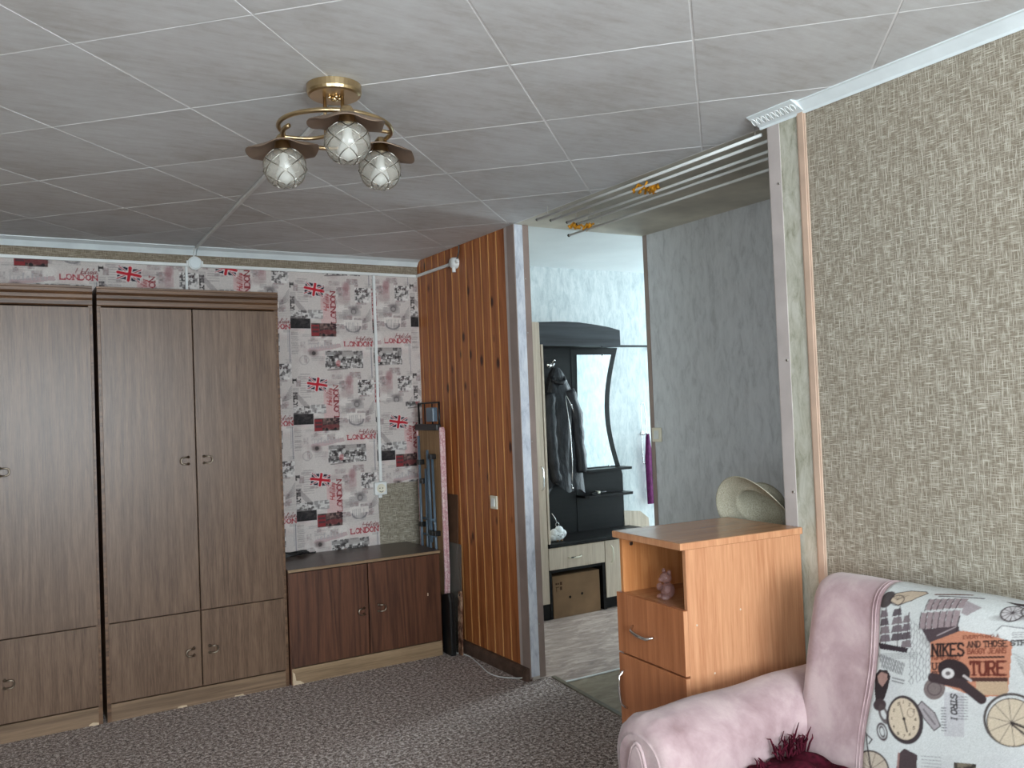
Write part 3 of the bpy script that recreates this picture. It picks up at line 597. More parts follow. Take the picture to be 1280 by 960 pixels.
LW0, LW1, LY, LZ = 1.416, 2.354, 4.79, .637
lc = thing('low_cabinet', 'low two-door mahogany cabinet with grey-brown top', 'cabinet', (LW0, LY, 0)); LWd = LW1-LW0; LD = YB-.012-LY
obj('body', MB().box(0,.018,.004,LD,0,LZ-.018).box(LWd-.018,LWd,.004,LD,0,LZ-.018).box(.018,LWd-.018,LD-.006,LD,.02,LZ-.018).box(.018,LWd-.018,.03,LD-.006,.07,.088), M['low_door'], lc)
obj('top', B(-.002,LWd+.002,-.004,LD,LZ-.018,LZ), M['low_top'], lc, .0015)
obj('edge_band', B(-.002,LWd+.002,-.0052,-.004,LZ-.016,LZ-.001), M['low_plinth'], lc)
obj('plinth', B(.006,LWd-.002,.002,.02,0,.088), M['low_plinth'], lc)
door(lc, .006, .466, .094, LZ-.022, M['low_door'], .421, .345, False); door(lc, .472, LWd-.004, .094, LZ-.022, M['low_door'], .546, .349, True)
obj('chip', MB().prism([(.010,0),(.075,0),(.05,.018),(.028,.022),(.022,.06),(.010,.075)], 'y', .0006, .002), M['chip'], lc)
obj('chip', MB().prism([(.845,.372),(.852,.372),(.852,.387),(.847,.390)], 'y', -.0012, .001), M['chip'], lc)

# black cable lying on the low cabinet
pts = []
for k in range(90):
    a = k*.33; r = .085+.02*math.sin(k*.9)
    pts.append((1.525+r*1.15*math.cos(a)+.0006*k, 5.215+.042*math.sin(a), LZ+.006+.00016*k+.004*(1+math.sin(k*1.3))))
pts += [(1.66,5.23,LZ+.008),(1.72,5.25,LZ+.005),(1.735,5.268,LZ+.005)]
tag(obj('power_cable', MB().tube(pts, .0042, 6), M['dark'], smooth=True), 'loosely coiled black cable on the low cabinet by the wardrobe', 'cable')

# ------------------------------------------------------------------ wall conduits, boxes, sockets
def conduit(name, mb, label): return tag(obj(name, mb, M['white_plastic'], None, .002), label, 'cable duct')
conduit('cable_duct', B(XL,1.035,YB-.016,YB-.002,2.388,2.406), 'white cable duct along the back wall left of the round junction box')
conduit('cable_duct', B(1.10,X1-.016,YB-.016,YB-.002,2.388,2.406), 'white cable duct along the back wall from the junction box to the pine')
conduit('cable_duct', B(2.178,2.196,YB-.016,YB-.002,1.045,2.387), 'white vertical cable duct running down to the socket')
conduit('cable_duct', B(1.012,1.026,YB-.014,YB-.002,2.1,2.387), 'short white vertical duct dropping behind the wardrobe')
conduit('cable_duct', B(X1-.016,X1-.001,4.745,YB-.002,2.388,2.406), 'white cable duct on the pine planks')
conduit('cable_duct', MB().prism([(.975,2.62),(.991,2.62),(1.076,YB-.07),(1.058,YB-.07)], 'z', H-.014, H-.0015), 'white cable duct across the ceiling tiles to the lamp')
jb = thing('junction_box', 'round white junction box at the wall duct above the wardrobe', 'junction box', (1.067, YB-.002, 2.409))
obj('housing', MB().lathe([(0,.022),(.036,.022),(.040,.018),(.040,0)], 28, (0,0,0), (0,-1,0)), M['white_plastic'], jb, smooth=False)
obj('cover', MB().lathe([(0,.026),(.030,.026),(.033,.022)], 28, (0,0,0), (0,-1,0)), M['cornice'], jb)
for a in (0, PI): obj('clip', B(-.006+.041*math.cos(a),.006+.041*math.cos(a),-.016,0,-.014,.014), M['white_plastic'], jb, .002)
obj('cable', MB().tube([(-.005,-.01,.038),(-.006,-.022,.06),(-.004,-.05,.088)], .004, 6), M['white_plastic'], jb)
pb = thing('junction_box', 'small round white junction box on the pine planks', 'junction box', (X1-.001, 4.71, 2.395))
obj('housing', MB().lathe([(0,.040),(.026,.040),(.033,.030),(.036,0)], 22, (0,0,0), (-1,0,0)), M['white_plastic'], pb, smooth=True)
obj('stub', MB().tube([(-.02,-.03,0),(-.02,-.055,.004)], .011, 10), M['white_plastic'], pb); obj('stub', MB().tube([(-.02,.0,-.03),(-.02,.0,-.058)], .012, 10), M['white_plastic'], pb)
obj('cable', MB().tube([(-.012,-.03,.02),(-.006,-.046,.06),(-.005,-.05,.104)], .004, 6), M['dark'], pb)

so = thing('wall_socket', 'white double-hole wall socket at the end of the vertical duct', 'socket', (2.178, YB-.002, 1.0))
obj('frame', B(-.042,.042,-.032,0,-.042,.042), M['white_plastic'], so, .006, seg=3)
obj('insert', MB().lathe([(0,.034),(.016,.034),(.026,.037),(.030,.037),(.030,.03)], 24, (0,0,0), (0,-1,0)), M['cream_plastic'], so)
obj('pin_holes', MB().lathe([(0,.0355),(.0035,.0355),(.0035,.03)], 10, (-.010,0,.002), (0,-1,0)).lathe([(0,.0355),(.0035,.0355),(.0035,.03)], 10, (.010,0,.002), (0,-1,0)), M['dark'], so)
obj('earth_clip', MB().tube([(-.013,-.036,-.016),(-.004,-.0375,-.022),(.004,-.0375,-.022),(.013,-.036,-.016)], .002, 6), M['dark'], so)
obj('stub', B(-.012,.012,-.018,0,-.062,-.042), M['white_plastic'], so, .003)
def switch(loc, ax, label, s=1.0, mat='cream_plastic'):
    t = thing('light_switch', label, 'switch', loc); w = .041*s
    obj('plate', B(-.010,0,-w,w,-w*1.03,w*1.03), M[mat], t, .003); obj('rocker', MB().prism([(-.010,-w*.62),(-.017,-w*.62),(-.012,w*.62),(-.010,w*.62)], 'y', -w*.5, w*.5), M['white_plastic'], t, .001)
    return t
switch((X1-.0005, 4.352, .947), 'x', 'cream light switch on the pine planks', .9)
switch((X2-.0005, 3.985, 1.293), 'x', 'cream light switch on the grey niche wall', 1.0)

# white cord on the carpet
pts = [(2.415,4.90,.004),(2.425,4.80,.004),(2.455,4.68,.005),(2.452,4.6,.004),(2.42,4.44,.004),(2.39,4.30,.004),(2.40,4.20,.004),(2.44,4.13,.006),(2.474,4.08,.012),(2.486,4.05,.03)]
def smooth_path(p, n=5):
    out = []; P = [Vector(q) for q in p]
    for i in range(len(P)-1):
        a, b, c, d = P[max(0,i-1)], P[i], P[i+1], P[min(len(P)-1,i+2)]
        for k in range(n):
            t = k/n; out.append(.5*((2*b)+(c-a)*t+(2*a-5*b+4*c-d)*t*t+(3*b-a-3*c+d)*t**3))
    return out+[P[-1]]
tag(obj('phone_cord', MB().tube(smooth_path(pts), .0034, 6), M['white_plastic'], smooth=True), 'thin white cord lying along the brown skirting', 'cord')

# ------------------------------------------------------------------ corner clutter: ironing board, sheets, slat
ib = thing('ironing_board', 'folded ironing board with pink floral cover stood upright in the pine corner', 'ironing board', (2.435, 5.02, 0))
def bw(z):  # half width of the board along its height
    return .165 if z > .45 else .165*(.45+.55*math.sqrt(max(0, z)/.45))
zs_ = [.02,.06,.14,.25,.36,.46,.8,1.2,1.36,1.385]
pl = [(-bw(z)*(1 if z < 1.38 else .94), z) for z in zs_]+[(bw(z)*(1 if z < 1.38 else .94), z) for z in zs_[::-1]]
obj('board', MB().prism([(a*.97,b) for a,b in pl], 'x', -.014, -.004), M['board_under'], ib)
obj('cover', MB().prism(pl, 'x', -.004, .022), M['floral'], ib, .008, seg=3)
obj('cover_edge', MB().tube([(-.010,-bw(z)-.002,z) for z in zs_], .012, 8).tube([(-.010,bw(z)+.002,z) for z in zs_], .012, 8), M['floral'], ib, smooth=True)
lg = ((-.030,-.095,.03,-.070,1.20),(-.030,.05,.03,.03,1.12),(-.040,-.045,.66,-.035,1.18),(-.040,.095,.10,.10,1.33),(-.034,-.015,.10,-.01,1.24))
for (x, ya, za, yb_, zb) in lg: obj('leg', MB().tube([(x,ya,za),(x,yb_,zb)], .009, 8), M['blue_tube'], ib, smooth=True)
obj('cross_tube', MB().tube([(-.035,-.10,.70),(-.035,.10,.70)], .008, 8).tube([(-.035,-.09,.80),(-.035,.08,.80)], .008, 8), M['blue_tube'], ib, smooth=True)
for (ya, z) in ((-.075,1.20),(.10,1.16),(.06,1.04),(-.10,.72),(-.05,.72),(.10,.76)): obj('leg_bracket', B(-.052,-.014,ya-.022,ya+.022,z-.016,z+.016), M['dark'], ib, .003)
fr = obj('iron_rest', MB().tube([(-.008,-.145,1.36),(-.008,-.150,1.54),(-.008,.150,1.54),(-.008,.145,1.36)], .007, 7).tube([(-.008,-.05,1.37),(-.008,-.05,1.54)], .004, 6).tube([(-.008,.06,1.37),(-.008,.06,1.54)], .004, 6), M['dark'], ib, smooth=True)
obj('socket_block', B(-.040,-.004,-.12,-.02,1.42,1.51), M['blue_tube'], fr, .006)
obj('bar', B(-.034,.0,-.155,.165,1.365,1.405), M['dark'], ib, .006)
# sheets leaning on the pine
def lean(name, mat, y0, y1, h, xb, xt, th, label, cat):
    m = MB(); m.add([(xb,y0,.002),(xb+th,y0,.002),(xb+th,y1,.002),(xb,y1,.002),(xt,y0,h),(xt+th,y0,h),(xt+th,y1,h),(xt,y1,h)], [(0,3,2,1),(4,5,6,7),(0,1,5,4),(1,2,6,5),(2,3,7,6),(3,0,4,7)])
    return tag(recenter(obj(name, m, mat), ((xb+xt)/2, (y0+y1)/2, 0)), label, cat)
lean('hardboard_sheet', M['hardboard'], 4.80, 5.25, .96, 2.466, 2.497, .004, 'dark brown hardboard sheet leaning on the pine planks', 'board')
lean('glass_sheet', M['sheet_glass'], 4.745, 5.10, .66, 2.4585, 2.478, .004, 'dusty sheet of glass leaning in front of the hardboard', 'glass sheet')
bc = thing('tool_case', 'narrow black case stood in the gap beside the low cabinet', 'case', (2.390, 4.745, .0))
obj('shell', MB().prism([(-.030,.002),(.080,.002),(.085,.25),(.07,.36),(-.01,.38),(-.030,.33)], 'x', -.018, .018), M['dark'], bc, .008, seg=3)
obj('zip', MB().tube([(0,-.031,.03),(0,-.031,.32),(0,-.012,.375)], .003, 6), M['charcoal'], bc)
ws = MB(); pr = [(-.022,.002),(.020,.002),(.024,.20),(.020,.36),(.012,.385),(-.010,.385),(-.020,.36),(-.018,.2)]
ws.prism(pr, 'x', -.006, .006)
sl = tag(obj('worn_slat', ws, M['worn'], None, .002), 'worn mottled wooden slat with a hole, stood beside the black case', 'slat'); sl.location = (2.436, 4.715, 0); sl.rotation_euler = (.0, .03, 0)
obj('hole', MB().lathe([(0,.0068),(.006,.0068),(.007,.006)], 12, (0,0,.362), (-1,0,0)), M['charcoal'], sl)

# ------------------------------------------------------------------ chandelier
CH = Vector((.935, 2.515, H)); rr = Vector((.854,-.520,0)); ff = Vector((.520,.854,0))
ch = thing('chandelier', 'brass ceiling lamp with three lattice glass globes', 'chandelier', CH)
obj('ceiling_plate', MB().lathe([(0,-.034),(.074,-.034),(.080,-.030),(.083,-.022),(.083,-.001)], 40), M['brass'], ch, smooth=False, bevel=0)
obj('finial', MB().sphere((0,0,-.040),.010).sphere((.016,0,-.038),.006).sphere((-.016,0,-.038),.006).sphere((0,.016,-.038),.006).sphere((0,-.016,-.038),.006), M['brass'], ch, smooth=True)
for q in (-.030,.024):
    p = rr*q; obj('stem', MB().tube([p+Vector((0,0,-.030)), p+Vector((0,0,-.150))], .0055, 10), M['brass'], ch, smooth=True)
# open spiral ring: a full turn that drops and runs inwards
pts = []
for k in range(64):
    a = 2*PI*1.12*k/63+2.5; r = .170-.018*max(0,(k-50)/13)
    pts.append((r*math.cos(a), r*math.sin(a), -.128-.020*k/63))
obj('ring', MB().tube(pts, .0072, 10), M['brass'], ch, smooth=True)
pts = [rr*-.165+Vector((0,0,-.150)), rr*-.08+ff*.03+Vector((0,0,-.150)), rr*.02+Vector((0,0,-.146)), rr*.10-ff*.03+Vector((0,0,-.148)), rr*.165+Vector((0,0,-.150))]
obj('cross_arm', MB().tube(smooth_path(pts), .006, 8), M['brass'], ch, smooth=True)
def globe_set(p):
    """shade plate with scalloped rim, glass globe with lattice and bulb"""
    tilt = (p.normalized()*.10+Vector((0,0,1))).normalized()
    def wob(r, z, a): 
        q = max(0,(r-.05)/.062); return (r*(1+q*.055*math.sin(5*a+p.x*9)), z-q*q*.006*math.cos(5*a))
    sh = obj('shade', MB().lathe([(.020,.026),(.034,.022),(.060,.012),(.088,.002),(.108,-.008),(.109,-.010),(.107,-.0105),(.086,-.001),(.060,.009),(.034,.018),(.020,.022)], 60, p, tilt, wob), M['brass_dark'], ch, smooth=True)
    obj('collar', MB().lathe([(0,.045),(.012,.045),(.020,.034),(.024,.010),(.030,-.006),(.030,-.010),(0,-.010)], 20, p, tilt), M['brass'], sh, smooth=True)
    gc = p+tilt*-.060
    prof = [(.030,.052)]+[(.066*math.sin(a),.062*math.cos(a)) for a in np.linspace(.52, PI-.02, 15)]
    g = obj('globe', MB().lathe(prof, 28, gc, tilt), M['globe'], ch, smooth=True)
    m = MB(); qrot = Vector((0,0,1)).rotation_difference(tilt)
    for s in (1,-1):
        for k in range(5):
            ln = []
            for j in range(15):
                f = j/14; th = .55+f*(PI-.55-.35); ph = 2*PI*k/5+s*f*PI*.95
                ln.append(gc+qrot@Vector((.0672*math.sin(th)*math.cos(ph), .0672*math.sin(th)*math.sin(ph), .0632*math.cos(th))))
            m.tube(ln, .0016, 5)
    obj('lattice', m, M['steel'], g, smooth=True)
    b = obj('bulb', MB().lathe([(.013,.045),(.014,.02),(.020,.002),(.0295,-.022),(.0285,-.036),(.020,-.048),(0,-.053)], 20, gc, tilt), M['bulb'], g, smooth=True)
for p in (rr*-.172+ff*.035+Vector((0,0,-.178)), rr*.066-ff*.165+Vector((0,0,-.168)), rr*.122+ff*.095+Vector((0,0,-.180))): globe_set(p)

# ------------------------------------------------------------------ ceiling clothes airer in the niche
ca = thing('clothes_airer', 'ceiling clothes airer of thin white rods above the niche opening', 'airer', (2.62, 3.0, 2.46))
for k, (x, z, y0, y1) in enumerate(((2.445,2.452,2.19,3.70),(2.525,2.452,2.19,3.69),(2.62,2.447,2.19,3.68),(2.70,2.449,2.19,3.70),(2.785,2.432,2.19,3.90))):
    r_ = obj('rod', MB().tube([(x-2.62,y0-3.0,z-2.46),(x-2.62,(y0+y1)/2-3.0,z-2.462),(x-2.62,y1-3.0,z-2.46)], .0062, 10), M['white_plastic'], ca, smooth=True)
    obj('end_cap', MB().sphere((x-2.62,y1-3.0,z-2.46), .009 if k == 4 else .0075, 10, 7), M['dark'], r_, smooth=True)
for y, xa in ((2.22,-.06),): obj('bracket', B(xa,.17,y-3.006,y-2.994,.030,.0405), M['niche_ceil'], ca, .002)
for x in (2.445,2.525,2.62,2.70,2.785):
    for y in (3.60, 2.22): obj('hanger_wire', MB().tube([(x-2.62,y-3.0,.039),(x-2.62,y-3.0,-.006)], .0022, 5), M['steel'], ca)
def cord_bundle(c, label, seed, n):
    r = random.Random(seed); m = MB()
    for k in range(n):
        a = r.uniform(0, PI); x0 = r.uniform(-.07,.07); p = []
        for j in range(7):
            t = j/6-.5; p.append((x0+.05*t*math.cos(a)*1.2, .10*t*math.sin(a+.4)+r.uniform(-.01,.01), .014*math.sin(j*1.6+k)))
        m.tube(p, .0058, 6)
    o = obj('cord_bundle', m, M['orange'], smooth=True); o.location = c; return tag(o, label, 'cord')
cord_bundle((2.56,2.98,2.455), 'larger orange cord tangle on the middle of the airer rods', 2, 10)
cord_bundle((2.74,3.74,2.448), 'small orange cord tangle at the ends of the airer rods', 5, 8)

# ------------------------------------------------------------------ chest of drawers
CW, CD, CZ = .3845, .5287, 1.035
cs = thing('drawer_chest', 'alder chest with open shelf, drawer and door behind the sofa arm', 'chest', (1.8942, 2.1075, 0), -.0685)
q = .016
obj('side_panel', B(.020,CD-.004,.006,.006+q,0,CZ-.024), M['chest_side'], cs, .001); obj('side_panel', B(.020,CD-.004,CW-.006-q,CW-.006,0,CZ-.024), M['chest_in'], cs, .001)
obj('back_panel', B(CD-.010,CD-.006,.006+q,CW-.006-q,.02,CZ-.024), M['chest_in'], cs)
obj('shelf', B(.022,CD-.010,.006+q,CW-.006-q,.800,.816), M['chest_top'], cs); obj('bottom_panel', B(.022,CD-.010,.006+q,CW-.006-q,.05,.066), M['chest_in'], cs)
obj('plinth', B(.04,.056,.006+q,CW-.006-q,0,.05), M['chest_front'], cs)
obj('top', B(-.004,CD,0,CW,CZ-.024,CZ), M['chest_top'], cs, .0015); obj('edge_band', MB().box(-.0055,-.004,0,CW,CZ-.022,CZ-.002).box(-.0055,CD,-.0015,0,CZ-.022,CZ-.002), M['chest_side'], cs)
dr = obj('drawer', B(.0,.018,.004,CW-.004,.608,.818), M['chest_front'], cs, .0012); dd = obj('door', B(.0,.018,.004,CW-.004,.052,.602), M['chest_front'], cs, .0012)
obj('edge_band', B(.0008,.0172,.0034,.0042,.61,.816), M['chest_side'], dr)
obj('edge_band', B(.0008,.0172,.0034,.0042,.054,.600), M['chest_side'], dd)
def bow(a, b, out): 
    a, b, out = Vector(a), Vector(b), Vector(out); P = [a, a+out*.5+(b-a)*.04]+[a+(b-a)*t+out*(1+.35*math.sin(PI*t)) for t in np.linspace(.14,.86,7)]+[b+out*.5-(b-a)*.04, b]
    n = len(P); return MB().tube(P, [.0042+.002*math.sin(PI*i/(n-1)) for i in range(n)], 8)
obj('handle', bow((0,.285,.715),(0,.165,.700),(-.020,0,-.008)), M['chrome'], dr, smooth=True); obj('handle', bow((0,.350,.545),(0,.340,.415),(-.018,.004,0)), M['chrome'], dd, smooth=True)
obj('screw_cap', MB().lathe([(0,.002),(.007,.0015),(.008,0)], 14, (.06,CW-.006-q,.985), (0,-1,0)), M['steel'], cs)
for (x, z) in ((.055,.765),(.12,.60),(.24,.79)): obj('screw_cap', MB().lathe([(0,.0008),(.003,.0006),(.0035,0)], 10, (x,.006,z), (0,-1,0)), M['cream'], cs)

fg = thing('glass_figurine', 'small pink glass animal figurine in the open shelf of the chest', 'figurine', (1.985, 2.285, .8165), -.2)
obj('body', MB().sphere((0,0,.028),(.026,.024,.028)).sphere((-.018,-.016,.008),(.016,.010,.009)).sphere((-.018,.016,.008),(.016,.010,.009)), M['fig_glass'], fg, smooth=True)
hd = obj('head', MB().sphere((-.006,0,.072),(.021,.022,.020)).sphere((-.025,0,.067),(.009,.009,.008)), M['fig_glass'], fg, smooth=True)
for s in (-1,1):
    obj('ear', MB().sphere((-.002,.018*s,.092),(.007,.009,.009)), M['fig_glass'], hd, smooth=True); obj('arm', MB().sphere((-.016,.026*s,.038),(.012,.008,.014)), M['fig_glass'], fg, smooth=True)

# straw hat lying on the rear edge of the chest
HA = Vector((.80,.10,.56)).normalized(); HC = Vector((2.512,2.350,1.066))
def hatwob(r, z, a): 
    k = max(0,(r-.09)/.09); return (r, z-.034*k*k+.022*k*math.cos(2*a+.6))
hp = [(.170,0.003)]+[(.170-.0058*i, .0012+(.0034 if i%2 else 0)) for i in range(1,13)]+[(.094,.004),(.089,.014),(.087,.034),(.083,.056),(.072,.074),(.050,.085),(.022,.089),(0,.090)]
hm = MB().lathe(hp, 56, (0,0,0), HA, hatwob)
hm.v = [(a, b, max(c, CZ+.004-HC.z) if a+HC.x < 2.47 else c) for a, b, c in hm.v]
hat = tag(obj('straw_hat', hm, M['straw'], smooth=True), 'floppy woven straw hat lying behind the chest top against the wall end', 'hat'); hat.location = HC
sd = hat.modifiers.new('solid', 'SOLIDIFY'); sd.thickness = .003
hb = MB().tube([HA*.012+(Vector((0,0,1)).rotation_difference(HA)@Vector((.0905*math.cos(a),.0905*math.sin(a),0))) for a in np.linspace(0,2*PI,33)[:-1]], .004, 6, closed=True)
hb.v = [(a, b, max(c, CZ+.004-HC.z) if a+HC.x < 2.47 else c) for a, b, c in hb.v]
obj('hat_band', hb, M['straw'], hat, smooth=True)

# ------------------------------------------------------------------ sofa
sf = thing('sofa', 'mauve suede sofa with vintage printed back panel', 'sofa', (0, 0, 0))
SY0, SY1 = -.30, 1.79      # length between the arms
# backrest profile (x,z) front bottom -> over the top -> rear
bp = [(2.03,.34),(2.05,.42)]
_d = Vector((.13,.51)).normalized()
for s in np.linspace(.06,.47,14): bp.append((2.05+_d.x*s, .42+_d.y*s))
cx_, cz_ = 2.255, .868
for a in np.linspace(PI-.30, .25, 12): bp.append((cx_+.086*math.cos(a)*1.0, cz_+.072*math.sin(a)))
bp += [(2.395,.84),(2.40,.6),(2.40,.12)]
def norm2(P):
    out = []
    for i in range(len(P)):
        a = P[max(0,i-1)]; b = P[min(len(P)-1,i+1)]; t = Vector((b[0]-a[0], b[1]-a[1])).normalized(); out.append((-t.y, t.x))
    return out
bn = norm2(bp)
def back_surface(y0, y1, ny, rend0, rend1, off=0.0):
    m = MB(); R = .055
    ys = []
    for k in range(ny+1):
        t = k/ny; ys.append(y0+(y1-y0)*t)
    if rend1: ys = [y for y in ys if y < y1-R]+[y1-R+R*math.sin(a) for a in np.linspace(0,PI/2,8)]
    def fn(i, j):
        y = ys[i]; ins = 0
        if rend1 and y > y1-R: ins = R-math.sqrt(max(0, R*R-(y-(y1-R))**2))
        p = bp[j]; n_ = bn[j]; wv = .0025*math.sin(y*17+p[1]*11)
        return (p[0]-n_[0]*(ins-off+wv)*-1*-1, y, p[1]-n_[1]*(ins-off+wv)) if False else (p[0]+n_[0]*(-ins+off+wv), y, p[1]+n_[1]*(-ins+off+wv))
    m.grid(fn, len(ys), len(bp))
    n = len(bp); L = (len(ys)-1)*n
    m.f.append(tuple(range(L, L+n))); return m
br = obj('backrest', back_surface(SY0, 1.845, 60, 0, 1), M['suede'], sf, smooth=True)
# print canvas in units of about 2 mm
def sofa_canvas():
    c = Canvas(1070, 1390, 640, 1010, 1.25, (222,224,222)); dk = (66,54,56); mv = (140,122,124); bg = (196,172,150); ink = (92,88,94)
    r = np.random.RandomState(4)
    for k in range(25): c.ell(r.uniform(1070,1390), r.uniform(640,1010), r.uniform(20,50), r.uniform(15,35), [(232,232,230),(206,204,206)][k%2], .4, soft=.7)
    c.ell(1106,742,9,13,(70,58,58),.95,rot=.4); c.poly([(1110,745),(1116,733),(1132,728),(1150,729),(1154,734),(1138,746),(1122,752)], (206,186,164)); c.line([(1110,745),(1116,733),(1132,728),(1150,729),(1154,734),(1138,746),(1122,752),(1110,745)], 1.3, dk)
    c.ell(1120,744,9,8,dk,.9,ring=1.2)
    for k in range(5): c.line([(1120,744),(1112+k*5,737)], .8, dk, .7)
    # three-master
    for i, (x, w, h0) in enumerate(((1104,7,757),(1122,8,756),(1135,6,766))):
        c.line([(x+3,h0-3),(x,808)], 1.2, dk)
        for k in range(4): y = h0+k*11; c.poly([(x-w*.5-k*.9,y+1),(x+w*.6+k*.7,y),(x+w*.8+k*.9,y+9.5),(x-w*.9-k*.9,y+10.5)], [(120,106,112),(92,80,86),(134,120,124)][(i+k)%3], .95)
    c.poly([(1092,800),(1138,810),(1136,816),(1096,809)], (64,54,60)); c.scrib(1098,1150,815,824,4,ink,1,3,.6)
    # galleon
    c.ell(1186,800,34,14,(90,78,80),.7,soft=.6)
    for rw, (y0, y1, x0, x1) in enumerate(((745,762,1160,1206),(764,786,1154,1203))):
        n = 6; ww = (x1-x0)/n
        for k in range(n): c.poly([(x0+k*ww+1,y0),(x0+(k+1)*ww,y0+1),(x0+(k+1)*ww-1,y1),(x0+k*ww-1,y1-1)], (168,150,152)); c.line([(x0+k*ww,y0),(x0+k*ww-2,y1)], 1.3, (84,70,74))
    c.poly([(1156,786),(1203,784),(1206,800),(1196,806),(1166,804)], (88,74,78)); c.line([(1176,795),(1202,784)],1.2,(190,176,176)); c.poly([(1206,750),(1226,762),(1212,772),(1204,768)], (176,164,166)); c.line([(1203,772),(1198,806)],1.6,dk); c.line([(1164,736),(1206,736)],3,(120,84,76)); c.line([(1170,740),(1222,744)],2,(96,84,86))
    # cart wheels
    c.ell(1262,776,28,6,(110,96,98),.7,soft=.6)
    for (x, y) in ((1260,769),(1280,764)):
        c.ell(x,y,13,13,(206,200,200)); c.ell(x,y,13,13,dk,1,ring=1.8)
        for k in range(12): a = k*PI/6; c.line([(x,y),(x+12*math.cos(a),y+12*math.sin(a))], .8, dk)
    c.poly([(1246,748),(1285,750),(1285,758),(1262,756)], (70,60,62))
    # poster
    c.poly([(1168,803),(1206,790),(1236,796),(1264,806),(1258,869),(1222,872),(1168,852)], (206,140,112)); c.rect(1222,1258,853,869,(204,176,146))
    c.text('EVERYTHING A', 1208, 800.5, 4, 3.0, (128,70,54), .9, False)
    c.text('NIKES', 1170, 821, 15, 6.6, (44,34,36), 2.7, True, 0, 0, .36); c.text('AND THOSE', 1213, 811, 7.0, 4.0, (60,40,38), 1.5, True, 0, 0, .36); c.text('BAGGY JEANS', 1213, 819, 6.0, 3.2, (122,60,46), 1.1, True, 0, 0, .34)
    c.text('IT NOT TOFT NORTH FLY', 1169, 826, 3, 1.5, (128,70,54), .7, False); c.rect(1213,1255,822,825,(78,50,44)); c.text('TURE', 1216, 845, 16, 7.4, (110,50,40), 3.0, True, 0, 0, .38); c.text('UP', 1170, 838, 8, 5, (70,46,44), 1.8); c.text('EUL', 1170, 848, 7, 4, (80,50,48), 1.5)
    c.rect(1200,1258,848,853,(88,58,52))
    # telephone
    c.ell(1172,862,13,14,(116,98,96),.9,rot=.5); c.ell(1172,862,9,9,(92,76,76),.8,ring=1.5); c.ell(1196,840,20,14,(58,46,48),1,rot=.35); c.line([(1170,848),(1206,856),(1228,874)], 12, (70,56,58)); c.ell(1189,843,7.5,6.5,(226,220,218)); c.ell(1189,843,3,2.6,(120,110,110)); c.line([(1208,846),(1216,852)],3,(210,200,198))
    # watch with fob
    c.poly([(1089,843),(1096,837),(1108,838),(1113,846),(1110,862),(1106,876),(1094,880),(1090,862)], (58,48,50)); c.poly([(1093,845),(1099,840),(1108,843),(1109,850),(1102,860),(1096,854)], (176,140,130)); c.ell(1100,884,9,8,(76,62,64)); c.ell(1106,896,6,14,(90,76,76),.9,rot=-.4,ring=3)
    c.ell(1134,902,23.5,31,(70,60,62),1,rot=-.18); c.ell(1133,901,19.5,26.5,(222,204,180),1,rot=-.18)
    for k in range(12):
        a = k*PI/6; x, y = 1133+15*math.sin(a)*1.0, 901-21.5*math.cos(a); c.text(str(1+k%9), x-1.2, y+1.8, 3.4, 2.2, (80,66,60), .7, False)
    c.line([(1133,901),(1127,880)],1,(50,40,40)); c.line([(1133,901),(1137,917)],1.8,(50,40,40)); c.ell(1133,901,2,2,(50,40,40)); c.ell(1142,893,5,6,(150,130,116),1,ring=.8)
    c.ell(1105,919,7,12,(92,80,82),1,rot=-.25,ring=1.8); c.ell(1105,919,3.5,8,(92,80,82),1,rot=-.25,ring=1.2)
    # ticket, letters, newspaper
    c.poly([(1151,884),(1156,878),(1172,892),(1179,908),(1171,914),(1159,900)], (176,168,170)); c.line([(1151,884),(1156,878),(1172,892),(1179,908),(1171,914),(1159,900),(1151,884)],1.2,dk); c.line([(1158,888),(1172,906)],2,dk,.6)
    for k in range(3): 
        y = 820+k*7
        for j in range(9-k): c.line([(1093+k*3+j*4.6,y+j*1.7),(1093.5+k*3+j*4.6,y-5+j*1.7),(1096+k*3+j*4.6,y+.5+j*1.7),(1096.4+k*3+j*4.6,y-4+j*1.7)], .9, ink, .85)
    c.line([(1116,848),(1133,852)],1.6,ink,.8); c.line([(1116,852),(1132,856)],1.6,ink,.8)
    for k in range(7):
        p = [(1140+k*4.2+r.uniform(-1,1)+(2 if j%2 else 0), 772+k*3+j*4.5) for j in range(20-k)]; c.line(p, .9, ink, .6)
    c.rect(1184,1208,866,920,(206,204,206)); c.text('STRO I', 1192, 868, 7, 5, (50,44,46), 1.6, True, PI/2, .2); c.scrib(1200,1212,870,900,9,ink,.8,8,.7); c.scrib(1180,1186,884,915,9,ink,.9,9,.7)
    c.poly([(1246,792),(1252,786),(1284,792),(1284,806),(1262,806)], (232,232,230)); c.line([(1246,792),(1252,786),(1284,792)],1,ink); c.text('STR', 1262, 810, 5.5, 4.6, (56,50,52), 1.5); c.scrib(1264,1285,794,802,3,ink,.9,4,.8)
    for k in range(6): c.line([(1264+k*2,820+k*4),(1285,832+k*6)],1,(120,124,120),.6)
    # bicycle wheel
    c.ell(1262,897,32,31,(88,80,78),1,ring=3); c.ell(1262,900,28,28,(222,204,178),.95); c.ell(1262,900,28,28,(74,66,64),1,ring=1.2)
    for k in range(10): a = k*PI/5+.2; c.line([(1262,900),(1262+28*math.cos(a),900+28*math.sin(a))],.7,(96,86,82))
    c.line([(1262,900),(1300,915)],2.5,(60,52,52)); c.line([(1262,902),(1300,930)],2,(60,52,52))
